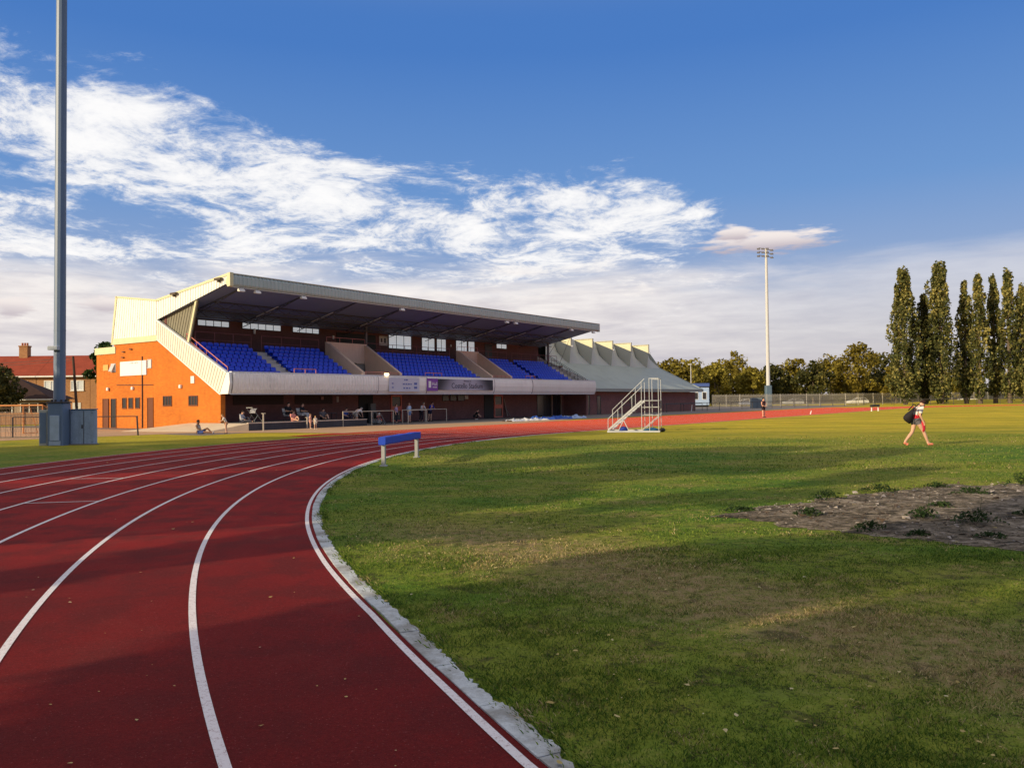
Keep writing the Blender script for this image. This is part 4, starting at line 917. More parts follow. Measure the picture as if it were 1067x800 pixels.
def sack(loc,sx,sy,sz,m,label,name='kit_bag',cat='bag',seed=0):
    mb=MB();rg=[];n=12
    for i in range(7):
        f=i/6;q=math.sin(math.pi*min(max(f,.06),.94))**.6;rg.append([(sx*q*math.cos(2*math.pi*k/n)*(1+.22*mnoise.noise((k*.9,f*3,seed))),sy*q*math.sin(2*math.pi*k/n)*(1+.22*mnoise.noise((k*.9,f*3,seed+5))),sz*f*(1+.3*mnoise.noise((k*.6,f*2,seed+9)))) for k in range(n)])
    o=mb.loft(rg).build(name,m,None,smooth=True,loc=loc);return tag(o,label,cat)
sack((5.62,41.2,.0),.24,.18,.28,mat('bag_blue',(.02,.05,.30),.7),'dark blue kit bag at the foot of the judges steps')
sack((7.05,41.2,.0),.42,.22,.2,mat('bag_teal',(.02,.12,.25),.7),'flat teal bag lying under the judges platform',seed=3);sack((7.55,41.0,.0),.16,.14,.2,black,'small black bag under the right of the judges platform',seed=6)

# ------------------------------------------------------------ covers lying beside the straight
def cover(name,u0,u1,v0,v1,h,m,label,seed):
    mb=MB();N=22;M_=9;rg=[]
    for i in range(N+1):
        u_=u0+(u1-u0)*i/N;row=[]
        for j in range(M_+1):
            v=v0+(v1-v0)*j/M_+.35*mnoise.noise((i*.3,j*.2,seed));z=.02+h*max(0,.35+.9*mnoise.noise((i*.45,j*.7,seed+2)))*(math.sin(math.pi*j/M_)**.5);row.append(W(u_,v,z))
        rg.append(row)
    return tag(mb.loft(rg,caps=False,closed=False).build(name,m,None,smooth=False),label,'ground cover')
cover('ground_cover',21.,26.2,-8.2,-7.0,.28,white,'crumpled white cover lying on the concrete beside the home straight',1)
cover('ground_cover',25.6,30.4,-7.9,-6.6,.45,mat('cover_blue',(.03,.10,.42),.5),'crumpled blue cover lying between white ones beside the straight',2)
cover('ground_cover',29.8,33.6,-7.6,-6.6,.35,mat('cover_pale_blue',(.35,.45,.65),.5),'pale blue folded cover at the right end of the row of covers',3)

# ------------------------------------------------------------ people
skin=mat('skin_light',(.62,.36,.25),.6,.08,8.);skin2=mat('skin_brown',(.20,.095,.055),.6,.08,8.)
def clothm(n,c): return mat('cloth_'+n,c,.9,.2,5.,fv=.12)
def skinmesh(name,verts,edges,rad,m,parent,sub=2,root=0):
    me=D.meshes.new(name);me.from_pydata([tuple(v) for v in verts],edges,[])
    o=D.objects.new(name,me);COL.objects.link(o)
    o.modifiers.new('s','SKIN').use_smooth_shade=True;sv=me.skin_vertices[0].data
    for i,r in enumerate(rad): sv[i].radius=(r if isinstance(r,tuple) else (r,r))
    sv[root].use_root=True
    ss=o.modifiers.new('u','SUBSURF');ss.levels=sub;ss.render_levels=sub
    dg=bpy.context.evaluated_depsgraph_get();dg.update();nm=D.meshes.new_from_object(o.evaluated_get(dg))
    D.objects.remove(o);nm.materials.clear();nm.materials.append(m);nm.polygons.foreach_set('use_smooth',[True]*len(nm.polygons))
    o=D.objects.new(name,nm);COL.objects.link(o);o.parent=parent;return o
def person(label,loc,rz,H=1.7,pose='stand',skinm=skin,hair=(.03,.02,.015),shirt=(.5,.5,.5),legs=(.05,.06,.12),shorts=True,sleeve=.45,shoes=(.05,.05,.05),group=None,hairlong=False,shirt_m=None,arms=None,slen=.72):
    """x forward, y left. joints for a 1.7 m figure, scaled; one continuous skinned body, hair and clothes as children"""
    k=H/1.7
    J={}
    def S(side,sh,elb,wr,hip,kn,an,toe):
        J.update({'sh'+side:sh,'el'+side:elb,'wr'+side:wr,'hip'+side:hip,'kn'+side:kn,'an'+side:an,'to'+side:toe})
    if pose=='stand':
        J.update(pel=(0,0,.92),wai=(.0,0,1.08),che=(0,0,1.28),nec=(.0,0,1.43),hd0=(.01,0,1.50),hd1=(.02,0,1.60))
        S('L',(0,.18,1.38),(-.03,.23,1.12),(.06,.24,.88),(0,.09,.88),(.01,.11,.48),(-.02,.12,.08),(.14,.14,.03));S('R',(0,-.18,1.38),(-.03,-.23,1.12),(.06,-.24,.88),(0,-.09,.88),(.03,-.10,.48),(.02,-.11,.08),(.18,-.13,.03))
    if pose=='lean':
        J.update(pel=(0,0,.92),wai=(.05,0,1.07),che=(.14,0,1.24),nec=(.22,0,1.36),hd0=(.27,0,1.43),hd1=(.31,0,1.52))
        S('L',(.18,.18,1.31),(.30,.22,1.08),(.46,.16,1.05),(0,.09,.88),(.04,.11,.48),(-.02,.12,.08),(.14,.14,.03));S('R',(.18,-.18,1.31),(.30,-.22,1.08),(.46,-.16,1.05),(0,-.09,.88),(-.02,-.10,.48),(-.10,-.11,.08),(.06,-.13,.03))
    if pose=='walk':
        J.update(pel=(0,0,.90),wai=(.02,0,1.05),che=(.07,0,1.23),nec=(.13,0,1.37),hd0=(.19,0,1.42),hd1=(.26,0,1.49))
        S('L',(.08,.18,1.33),(.04,.24,1.07),(.17,.22,.86),(0,.09,.87),(-.10,.10,.48),(-.38,.10,.14),(-.27,.11,.03));S('R',(.09,-.18,1.33),(.01,-.23,1.08),(.12,-.22,.86),(0,-.09,.87),(.20,-.10,.50),(.36,-.10,.09),(.52,-.11,.05))
    if pose=='chair':
        J.update(pel=(0,0,.47),wai=(-.03,0,.62),che=(-.03,0,.82),nec=(.0,0,.97),hd0=(.03,0,1.04),hd1=(.05,0,1.13))
        S('L',(-.02,.18,.92),(.06,.25,.68),(.28,.15,.64),(.02,.09,.47),(.42,.14,.50),(.40,.13,.08),(.55,.15,.03));S('R',(-.02,-.18,.92),(.06,-.25,.68),(.28,-.12,.66),(.02,-.09,.47),(.43,-.12,.49),(.48,-.12,.08),(.62,-.13,.03))
    if pose=='ground':
        J.update(pel=(0,0,.10),wai=(-.04,0,.25),che=(-.04,0,.45),nec=(.02,0,.60),hd0=(.06,0,.66),hd1=(.10,0,.75))
        S('L',(-.02,.18,.55),(.10,.26,.32),(.32,.16,.30),(.03,.09,.10),(.36,.16,.40),(.62,.13,.08),(.76,.14,.05));S('R',(-.02,-.18,.55),(.06,-.25,.32),(.28,-.18,.24),(.03,-.09,.10),(.45,-.12,.16),(.86,-.12,.07),(.92,-.13,.16))
    if pose=='ground_back':
        J.update(pel=(0,0,.10),wai=(-.10,0,.23),che=(-.17,0,.42),nec=(-.17,0,.58),hd0=(-.15,0,.65),hd1=(-.12,0,.74))
        S('L',(-.16,.18,.53),(-.30,.22,.30),(-.36,.22,.05),(.03,.09,.10),(.36,.14,.34),(.64,.13,.08),(.78,.14,.05));S('R',(-.16,-.18,.53),(-.05,-.26,.32),(.14,-.2,.28),(.03,-.09,.10),(.44,-.12,.12),(.86,-.12,.07),(.92,-.13,.16))
    if pose=='crouch':
        J.update(pel=(-.05,0,.32),wai=(.0,0,.45),che=(.10,0,.60),nec=(.19,0,.73),hd0=(.24,0,.79),hd1=(.28,0,.88))
        S('L',(.14,.18,.68),(.32,.20,.50),(.45,.10,.36),(-.04,.09,.32),(.32,.16,.46),(.10,.14,.08),(.25,.16,.03));S('R',(.14,-.18,.68),(.30,-.2,.48),(.42,-.08,.34),(-.04,-.09,.32),(.30,-.14,.38),(.02,-.12,.08),(.17,-.13,.03))
    if pose=='bend':
        J.update(pel=(-.06,0,.86),wai=(.04,0,.98),che=(.22,0,1.06),nec=(.37,0,1.10),hd0=(.44,0,1.10),hd1=(.53,0,1.14))
        S('L',(.32,.18,1.08),(.42,.2,.84),(.55,.14,.66),(-.04,.09,.84),(.06,.11,.46),(-.06,.12,.08),(.10,.14,.03));S('R',(.32,-.18,1.08),(.40,-.2,.83),(.52,-.14,.64),(-.04,-.09,.84),(.02,-.10,.46),(-.12,-.11,.08),(.04,-.13,.03))
    for a in J: J[a]=Vector(J[a])*k
    if arms: 
        for a,p in arms.items(): J[a]=Vector(p)*k
    rt=empty('person',loc,rz,label,'person',group)
    V=[];E=[];Rr=[];ix={}
    def pt(n,p,r): ix[n]=len(V);V.append(p);Rr.append(r*k if not isinstance(r,tuple) else (r[0]*k,r[1]*k))
    def ed(a,b_): E.append((ix[a],ix[b_]))
    pt('pel',J['pel'],(.125,.10));pt('wai',J['wai'],(.115,.085));pt('che',J['che'],(.14,.10));pt('nec',J['nec'],.055);pt('hd0',J['hd0'],.075);hm=(J['hd0']+J['hd1'])/2;pt('hdm',hm,.092);pt('hd1',J['hd1'],.085)
    f=Vector((math.cos(0),0,0));top=J['hd1']+(J['hd1']-J['hd0']).normalized()*.055*k;pt('top',top,.05)
    for a,b_ in (('pel','wai'),('wai','che'),('che','nec'),('nec','hd0'),('hd0','hdm'),('hdm','hd1'),('hd1','top')): ed(a,b_)
    for s in 'LR':
        pt('sh'+s,J['sh'+s],.058);pt('ua'+s,(J['sh'+s]+J['el'+s])/2,.047);pt('el'+s,J['el'+s],.038);pt('fa'+s,(J['el'+s]*.6+J['wr'+s]*.4),.036);pt('wr'+s,J['wr'+s],.025)
        d=(J['wr'+s]-J['el'+s]).normalized();pm=J['wr'+s]+d*.055*k;pt('pa'+s,pm,(.036,.018))
        for a,b_ in (('che','sh'),('sh','ua'),('ua','el'),('el','fa'),('fa','wr'),('wr','pa')): E.append((ix[a+('' if a=='che' else s)],ix[b_+s]))
        side=d.cross(Vector((0,0,1)) if abs(d.z)<.8 else Vector((1,0,0))).normalized()*(1 if s=='L' else -1);cur=side.cross(d).normalized()
        for q,(off,l_) in enumerate(((-.027,.062),(-.009,.074),(.009,.069),(.026,.052))):
            a=pm+d*.035*k+side*off*k;pt('f%d'%q+s,a,.009);pt('g%d'%q+s,a+d*l_*.55*k+cur*.008*k,.0085);pt('h%d'%q+s,a+d*l_*.85*k+cur*.026*k,.007)
            E+= [(ix['pa'+s],ix['f%d'%q+s]),(ix['f%d'%q+s],ix['g%d'%q+s]),(ix['g%d'%q+s],ix['h%d'%q+s])]
        a=J['wr'+s]+d*.025*k-side*.03*k;pt('t'+s,a,.011);pt('u'+s,a+d*.04*k-side*.022*k,.009);E+= [(ix['wr'+s],ix['t'+s]),(ix['t'+s],ix['u'+s])]
        pt('hip'+s,J['hip'+s],.096);pt('th'+s,(J['hip'+s]*.55+J['kn'+s]*.45),.082);pt('kn'+s,J['kn'+s],.056);pt('ca'+s,(J['kn'+s]*.65+J['an'+s]*.35),.061);pt('an'+s,J['an'+s],.034);pt('he'+s,J['an'+s]+Vector((-.03,0,-.035))*k,.032);pt('to'+s,J['to'+s],.03)
        E+= [(ix['pel'],ix['hip'+s])]+[(ix[a+s],ix[b_+s]) for a,b_ in (('hip','th'),('th','kn'),('kn','ca'),('ca','an'),('an','to'),('an','he'))]
    skinmesh('body',V,E,Rr,skinm,rt)
    hdir=(J['hd1']-J['hd0']).normalized();fwd=Vector((1,0,0))-hdir*hdir.x;fwd.normalize();hc=(J['hd0']+J['hd1'])/2+hdir*.02*k
    lft=hdir.cross(fwd)
    def hp(a,b_,c): return hc+fwd*a*k+lft*b_*k+hdir*c*k
    b=MB();b.tube([hp(.088,0,.02),hp(.112,0,-.012),hp(.09,0,-.025)],[.008*k,.014*k,.010*k],6)
    for s in (1,-1): b.ball(hp(.0,s*.088,-.005),.022*k,6,5,(.5,.35,1.))
    b.build('face_features',skinm,rt,smooth=True)
    b=MB()
    for s in (1,-1): b.ball(hp(.082,s*.032,.012),.011*k,6,4)
    b.build('eyes',MATS['black_rubber'],rt);MB().tube([hp(.086,.024,-.052),hp(.093,0,-.054),hp(.086,-.024,-.052)],.005*k,5).build('mouth',mat('lips',(.40,.13,.11),.5),rt)
    hb=[];n=10
    for i in range(7):
        e=i/6;phi=-.35+e*1.92;hb.append([hp((-.015+math.cos(th)*.104*math.cos(phi)) if math.cos(th)<.3 or phi>.6 else -.015+.065*math.cos(th)*math.cos(phi),math.sin(th)*.096*math.cos(phi),.03+.112*math.sin(phi)) for th in [2*math.pi*j/n for j in range(n)]])
    mh=mat('hair_%d'%int(sum(hair)*1000),hair,.8,.3,20.)
    hb=MB().loft(hb)
    if hairlong: hb.tube([hp(-.06,0,.08),hp(-.13,0,.0),hp(-.12,0,-.12),hp(-.10,0,-.2)],[.05*k,.06*k,.045*k,.015*k],7)
    hb.build('hair',mh,rt,smooth=True)
    # shirt
    V=[];E=[];Rr=[];ix={}
    pt('w',J['pel'].lerp(J['wai'],-.25 if shirt_m else .15),(.158,.130) if shirt_m else (.142,.118));pt('m',J['wai'],(.135,.105));pt('c',J['che'],(.155,.118));pt('n',J['nec']-(J['nec']-J['che'])*.25,.085);E+= [(0,1),(1,2),(2,3)]
    for s in 'LR':
        pt('s'+s,J['sh'+s],.074);e_=J['sh'+s].lerp(J['el'+s],sleeve/.5 if sleeve<.5 else 1);pt('e'+s,e_,.062 if sleeve<=.5 else .05);E+= [(ix['c'],ix['s'+s]),(ix['s'+s],ix['e'+s])]
        if sleeve>.5: pt('r'+s,J['el'+s].lerp(J['wr'+s],.92),.036);E.append((ix['e'+s],ix['r'+s]))
    skinmesh('shirt',V,E,Rr,shirt_m or clothm('s%d'%int(sum(shirt)*997+shirt[0]*313),shirt),rt,root=1)
    V=[];E=[];Rr=[];ix={}
    pt('p',J['pel'],(.140,.118));
    for s in 'LR':
        pt('h'+s,J['hip'+s],.103);pt('t'+s,J['hip'+s].lerp(J['kn'+s],min(.5,slen*.6)),.09);pt('k'+s,J['hip'+s].lerp(J['kn'+s],slen if shorts else 1.),.082 if shorts else .066);E+= [(0,ix['h'+s]),(ix['h'+s],ix['t'+s]),(ix['t'+s],ix['k'+s])]
        if not shorts: pt('c'+s,J['kn'+s].lerp(J['an'+s],.4),.062);pt('a'+s,J['kn'+s].lerp(J['an'+s],.95),.045);E+= [(ix['k'+s],ix['c'+s]),(ix['c'+s],ix['a'+s])]
    skinmesh('shorts' if shorts else 'trousers',V,E,Rr,clothm('l%d'%int(sum(legs)*997+legs[1]*411),legs),rt)
    for s in 'LR':
        V=[];E=[];Rr=[];ix={}
        pt('h',J['an'+s]+Vector((-.035,0,-.03))*k,.044);pt('m',J['an'+s].lerp(J['to'+s],.55)+Vector((0,0,-.005))*k,.044);pt('t',J['to'+s]+Vector((.02,0,.005))*k,.036);E=[(0,1),(1,2)]
        skinmesh('shoe',V,E,Rr,clothm('f%d'%int(sum(shoes)*997+shoes[0]*211),shoes),rt,1,1)
    return rt
def chair_(loc,rz,label,m,group=None,back=.42):
    rt=empty('folding_chair',loc,rz,label,'chair',group)
    MB().box((-.22,-.24,.38),(.26,.24,.42)).build('seat',m,rt);MB().add([(-.22,-.24,.46),(-.22,.24,.46),(-.36,.24,.46+back),(-.36,-.24,.46+back)],[(0,1,2,3)]).add([(-.24,-.24,.46),(-.24,.24,.46),(-.38,.24,.46+back),(-.38,-.24,.46+back)],[(3,2,1,0)]).build('backrest',m,rt)
    for s in (-1,1):
        MB().tube([(-.28,s*.26,0),(.24,s*.26,.42),(.24,s*.26,.6)],.015,5).tube([(.26,s*.26,0),(-.22,s*.26,.42),(-.38,s*.26,.46+back)],.015,5).tube([(-.25,s*.27,.60),(.26,s*.27,.60)],.02,5).build('side_frame',steel,rt)
    return rt
def face(ang): return R(ang)
F0=RZ-math.pi/2    # facing the track
# terrace group (z .45)
def TW(u_,v_,z=.45): return W(u_,v_,z)
person('person sitting on the terrace floor in a grey top, knees up, beside the pushchair',TW(.75,-1.2),F0+.5,1.6,'ground',shirt=(.42,.42,.46),legs=(.05,.05,.07),shorts=False,sleeve=.9)
chair_(TW(4.93,-.6),F0,'white backed folding chair with the left dark clad spectator in it',white);chair_(TW(6.15,-.6),F0,'white backed folding chair with the right dark clad spectator in it',white)
person('heavy set spectator all in black seated in the left white chair on the terrace',TW(4.93,-.6),F0,1.78,'chair',shirt=(.012,.012,.016),legs=(.02,.02,.03),shorts=False,sleeve=.45)
person('spectator in black top and pale grey trousers seated in the right white chair',TW(6.15,-.6),F0+.4,1.72,'chair',hair=(.05,.03,.02),shirt=(.015,.015,.02),legs=(.42,.42,.46),shorts=False,sleeve=.45,shoes=(.5,.5,.5))
person('child in pink sitting on the terrace edge in front of the black clad spectator',TW(4.3,-1.9),F0,1.45,'ground',hair=(.12,.06,.03),shirt=(.70,.28,.24),legs=(.65,.30,.25),sleeve=.45)
person('small child dressed in pink standing on the path below the terrace',W(3.65,-4.46),F0+.6,.98,'stand',hair=(.30,.16,.06),shirt=(.72,.34,.26),legs=(.70,.36,.28),sleeve=.4,shoes=(.6,.5,.4))
person('smallest child in white standing on the path in front of the pink clad one',W(3.1,-5.6),F0-.3,.86,'stand',hair=(.45,.28,.10),shirt=(.80,.74,.62),legs=(.78,.72,.60),sleeve=.4,shoes=(.7,.65,.55))
person('man in dark shirt sitting back on the terrace left of the low table',TW(8.2,-.4),F0-.2,1.7,'ground',shirt=(.12,.11,.12),legs=(.03,.03,.04),sleeve=.45)
tb=empty('low_table',TW(9.2,.1),RZ,'low black folding table between two people sitting on the terrace','table');MB().box((-.55,-.3,.46),(.55,.3,.50)).build('table_top',steel,tb)
for x in (-.5,.5):
    for y in (-.26,.26): MB().box((x-.02,y-.02,0),(x+.02,y+.02,.46)).build('leg',steel,tb)
person('person in dark blue sitting on the terrace right of the low table',W(10.2,-.6,.45),F0+.2,1.7,'ground',hair=(.03,.02,.02),shirt=(.05,.08,.25),legs=(.03,.03,.05),shorts=False,sleeve=.45)
ps=empty('pushchair',TW(1.95,-.9),RZ+.3,'dark folding pushchair with grey hood parked on the terrace by the brick corner','pushchair')
b=MB();rg=[]
for i in range(6):
    a=i/5*1.5;rg.append([(-.28*math.cos(a)+.05,y,.62+.30*math.sin(a)) for y in (-.22,-.1,.1,.22)])
b.loft(rg,caps=False,closed=False);b.build('hood',mat('hood_grey',(.30,.30,.33),.8),ps)
MB().add([(-.2,-.2,.55),(-.2,.2,.55),(.25,.2,.36),(.25,-.2,.36),(.45,-.2,.22),(.45,.2,.22)],[(0,1,2,3),(3,2,5,4)]).build('seat',black,ps)
b=MB()
for s in (-.24,.24): b.tube([(-.55,s,.98),(-.1,s,.55),(.42,s,.1)],.014,5).tube([(-.38,s,.1),(.05,s,.5)],.014,5)
b.tube([(-.55,-.24,.98),(-.55,.24,.98)],.018,5);b.build('frame',galv,ps)
def wheel(c,r,ax,wd,parent,m=black,rim=galv,spokes=8):
    b=MB();n=18
    def P(a,rr,o): 
        return (c[0]+rr*math.cos(a),c[1]+o,c[2]+rr*math.sin(a)) if ax=='y' else (c[0]+o,c[1]+rr*math.cos(a),c[2]+rr*math.sin(a))
    rgs=[[P(2*math.pi*k/n,rr,o) for k in range(n)] for rr,o in ((r*.9,-wd/2),(r,-wd/4),(r,wd/4),(r*.9,wd/2),(r*.82,0))]
    rgs.append(rgs[0]);b.loft(rgs,caps=False);t_=b.build('wheel',m,parent)
    b=MB()
    for k in range(spokes): b.bar(P(0,0,0),P(2*math.pi*k/spokes,r*.88,0),.012 if r>.2 else .01)
    b.build('rim',rim,t_)
for x in (-.38,.42):
    for s in (-.26,.26): wheel((x,s,.09),.09,'y',.04,ps,spokes=5)
# at the corner, on the grass
person('person with brown skin and grey vest sitting on the sunny grass, legs stretched out',(-17.75,46.15,0),R(-8),1.62,'ground_back',skin2,(.015,.01,.01),(.36,.33,.30),(.05,.08,.25),True,.12,(.45,.4,.4))
person('child in white top standing on the grass at the corner of the brick wall',(-16.25,46.05,0),R(200),1.16,'lean',hair=(.35,.2,.08),shirt=(.72,.66,.60),legs=(.60,.33,.22),sleeve=.4)
# concourse
person('man in white shirt and pale shorts bending forward behind the wheelchair',W(10.7,-1.2),RZ,1.78,'bend',hair=(.35,.33,.32),shirt=(.70,.70,.74),legs=(.42,.38,.34),sleeve=.45)
wc=empty('wheelchair',W(11.6,-2.6),RZ-.2,'wheelchair with large spoked wheels standing behind the barrier rail','wheelchair')
for s in (-.29,.29): wheel((-.08,s,.32),.31,'y',.04,wc,black,galv,12);wheel((.40,s*.9,.09),.09,'y',.04,wc,spokes=5)
MB().box((-.22,-.22,.46),(.24,.22,.51)).build('seat',black,wc);MB().box((-.26,-.22,.5),(-.22,.22,.95)).build('backrest',black,wc)
b=MB()
for s in (-.25,.25): b.tube([(-.45,s,.93),(-.25,s,.95),(-.25,s,.2),(.30,s,.2),(.42,s,.1)],.014,5).tube([(-.2,s,.70),(.2,s,.70),(.28,s,.48),(.5,s,.12)],.014,5)
b.build('frame',galv,wc)
person('person in a red top seated low beside the wheelchair, turned toward the track',W(12.2,-1.9),F0,1.5,'crouch',hair=(.6,.6,.6),shirt=(.65,.04,.04),legs=(.03,.03,.04),shorts=False,sleeve=.9)
person('person in a lilac top and black trousers standing before the left red door',W(15.3,-.9),F0+.3,1.52,'stand',hair=(.10,.05,.03),shirt=(.35,.26,.42),legs=(.02,.02,.03),shorts=False,sleeve=.45)
person('spectator in pale blue shirt and blue shorts beside the left red door',W(17.1,-.6),F0,1.62,'stand',hair=(.25,.14,.08),shirt=(.46,.60,.78),legs=(.18,.30,.55),sleeve=.45)
person('spectator in a white top and dark trousers leaning on the low rail',W(19.2,.0),F0,1.70,'lean',hair=(.40,.30,.20),shirt=(.75,.72,.76),legs=(.025,.02,.03),shorts=False,sleeve=.45)
person('spectator in a royal blue top leaning on the rail, rightmost of the group',W(20.4,.1),F0,1.74,'lean',hair=(.03,.02,.02),shirt=(.02,.05,.45),legs=(.03,.03,.06),shorts=True,sleeve=.45)
person('athlete in black crouching alone on the concrete before the dark doorway',W(26.2,-.2),F0+.6,1.68,'crouch',hair=(.03,.02,.02),shirt=(.012,.012,.015),legs=(.012,.012,.015),shorts=False,sleeve=.45,shoes=(.6,.6,.6))
person('runner in dark vest standing far away on the red straight by the grass',(21.35,69.0,0),R(-60),1.66,'stand',hair=(.02,.015,.01),shirt=(.05,.02,.03),legs=(.03,.02,.02),sleeve=.1,arms={'elR':(.08,-.30,1.10),'wrR':(.18,-.12,1.0),'elL':(.08,.30,1.10),'wrL':(.18,.12,1.0)})
# walker : patterned T-shirt
m,t,b_=base('printed_shirt');tc=t.n('ShaderNodeTexCoord').outputs['Object'];sp=t.n('ShaderNodeSeparateXYZ');t.lk(tc,sp.inputs[0])
nn=t.noise(tc,9.,3);z_=t.m('ADD',sp.outputs[2],t.m('MULTIPLY',t.m('SUBTRACT',nn,.5),.10))
rp_=t.n('ShaderNodeValToRGB');rp_.color_ramp.interpolation='CONSTANT';t.lk(t.m('MULTIPLY',z_,.7),rp_.inputs[0]);e=rp_.color_ramp.elements
for _ in range(4): e.new(.5)
for i_,(p,c) in enumerate(((0.,(.05,.05,.08)),(.565,(.68,.66,.66)),(.61,(.60,.03,.05)),(.72,(.76,.72,.70)),(.79,(.16,.16,.22)),(.85,(.70,.66,.66)))): e[i_].position=p;e[i_].color=(*c,1)
t.lk(rp_.outputs[0],b_.inputs['Base Color']);b_.inputs['Roughness'].default_value=.9
WK=person('person walking right over the grass, head down, white and red shirt, bag on back',(13.38,26.9,0),R(3),1.60,'walk',hair=(.035,.012,.01),shirt=(.7,.7,.7),legs=(.16,.15,.17),slen=.36,sleeve=.42,shoes=(.72,.22,.14),shirt_m=m)
bgm=mat('bag_black',(.02,.016,.018),.8,.3,5.);bk=empty('backpack',(13.38,26.9,0),R(3),'slack black and brown bag slung on the back of the walking person','bag')
b=MB();rg=[]
for i in range(8):
    f=i/7;q=math.sin(math.pi*(.08+.84*f))**.7
    cx_2=-.09-.13*math.sin(math.pi*f*.9)-.04*f;cz=1.22-.42*f;rg.append([(cx_2+.17*q*math.cos(a)*(1.1 if math.cos(a)<0 else .7),.16*q*math.sin(a),cz+.07*math.cos(a)) for a in [2*math.pi*j/12 for j in range(12)]])
b.loft(rg);b.build('bag_body',bgm,bk,smooth=True)
MB().tube([(-.20,.10,1.18),(.02,.155,1.38),(.16,.13,1.24),(.08,.15,.98)],.018,6).tube([(-.20,-.10,1.18),(.02,-.155,1.38),(.16,-.13,1.24),(.08,-.15,.98)],.018,6).build('strap',bgm,bk)
rs=sack((13.55,26.78,.46),.075,.04,.38,mat('red_sack',(.60,.03,.06),.7),'small bright red drawstring sack hanging from the hand of the walking person',name='drawstring_sack',seed=4)
# ------------------------------------------------------------ trees
leaf_mat('leaf_olive',(.05,.046,.009),(.20,.155,.022),(.32,.29,.06),.22,.25)
leaf_mat('leaf_gold',(.08,.065,.012),(.22,.19,.03),(.44,.36,.07),.22,.25)
leaf_mat('leaf_dark',(.014,.018,.008),(.06,.065,.02),(.20,.17,.045),.22,.2)
leaf_mat('leaf_poplar',(.012,.020,.009),(.085,.095,.030),(.50,.42,.13),.16,.12)
leaf_mat('leaf_green',(.012,.030,.008),(.035,.07,.015),(.09,.12,.03),.3,.25)
bark=mat('bark',(.13,.10,.075),.9,.35,2.)
def leaves(C_,Rr,n,size,seed,up=0.):
    """leaf sprays scattered on the shells of many clumps"""
    r=np.random.default_rng(seed);k=r.integers(0,len(C_),n)
    d=r.normal(size=(n,3));d/=np.linalg.norm(d,axis=1)[:,None];rad=(.45+.6*r.random(n)**.6)
    P=C_[k]+d*rad[:,None]*Rr[k]
    a=r.normal(size=(n,3))+np.array([0,0,up]);a/=np.linalg.norm(a,axis=1)[:,None];b_=np.cross(a,r.normal(size=(n,3)));b_/=np.linalg.norm(b_,axis=1)[:,None]
    s=size*(.5+r.random(n))[:,None]
    V=np.stack([P-a*s*.5,P+b_*s*.36-a*s*.1,P+a*s*.6,P-b_*s*.36-a*s*.05],1)
    return V.reshape(-1,3),np.arange(n*4).reshape(n,4)
def tree(loc,h,rad,label,lm,seed,n=2600,size=.55,trunk=.25,group=None,nc=34,flat=1.,name='tree',cat='tree'):
    r=random.Random(seed);rt=empty(name,loc,r.random()*6.28,label,cat,group)
    zc=h*(trunk+1)/2;hz=h*(1-trunk)/2
    C_=[];Rr=[]
    for i in range(nc):
        while True:
            p=Vector((r.uniform(-1,1),r.uniform(-1,1),r.uniform(-1,1)))
            if .15<p.length<1.: break
        w_=.62+.38*(1-max(p.z,-.2))
        q=r.uniform(.16,.34)
        C_.append((p.x*(rad*(1-q*.6))*w_*r.uniform(.8,1.12),p.y*(rad*(1-q*.6))*w_*r.uniform(.8,1.12),zc+p.z*(hz-rad*q*.6)*flat));s=rad*q*r.uniform(.8,1.25);Rr.append((s,s,s*.8))
    C_=np.array(C_);Rr=np.array(Rr)
    V,F=leaves(C_,Rr,n,size,seed);mesh_np('crown',V,F,lm,rt)
    b=MB();b.tube([(0,0,0),(.1*rad*.2,0,h*trunk),(0,.05,h*.55),(0,0,h*.85)],[h*.028,h*.022,h*.014,h*.004],8)
    for i in r.sample(range(nc),min(9,nc)):
        c=C_[i];z0=h*r.uniform(trunk*.8,.5);b.tube([(0,0,z0),(c[0]*.5,c[1]*.5,z0+(c[2]-z0)*.65),tuple(c)],[h*.012,h*.008,h*.003],5)
    b.build('trunk',bark,rt)
    return rt
def poplar(loc,h,rad,label,seed,n=5200,lean=0.,lm=None):
    r=random.Random(seed);rt=empty('poplar_tree',loc,r.random()*6.28,label,'poplar tree','row of tall poplars')
    C_=[];Rr=[];nc=95
    for i in range(nc):
        f=(i+.5)/nc;z=h*(.07+.91*f);prof=(min(1.,(f/.12)**.6)*(1-max(0,(f-.22)/.78)**1.5*.86))*rad
        a=i*2.4+r.uniform(-.5,.5);q=r.uniform(.3,1.);C_.append((math.cos(a)*prof*q*.8+lean*z,math.sin(a)*prof*q*.8,z));s=rad*r.uniform(.16,.32)*(1-.35*f);Rr.append((s,s,s*2.3))
        if r.random()<.10 and f>.2: C_[-1]=(math.cos(a)*prof*1.15+lean*z,math.sin(a)*prof*1.15,z);Rr[-1]=(s*.7,s*.7,s*2.6)
    V,F=leaves(np.array(C_),np.array(Rr),n,.46,seed,.8);mesh_np('crown',V,F,lm or MATS['leaf_poplar'],rt)
    b=MB();b.tube([(0,0,0),(0,0,h*.4),(lean*h*.8,0,h*.9)],[.45,.3,.06],8)
    for i in range(12):
        z=h*(.08+.06*i);a=i*2.1;b.tube([(0,0,z),(math.cos(a)*rad*.5,math.sin(a)*rad*.5,z+h*.10)],[.1,.03],5)
    b.build('trunk',bark,rt);return rt
def px(x,Y,z=0):    # bearing of a far thing -> position at range Y
    return ((x-533.5)/845.*Y,Y,z)
L_='leaf_olive';Gd='leaf_gold';Dk='leaf_dark'
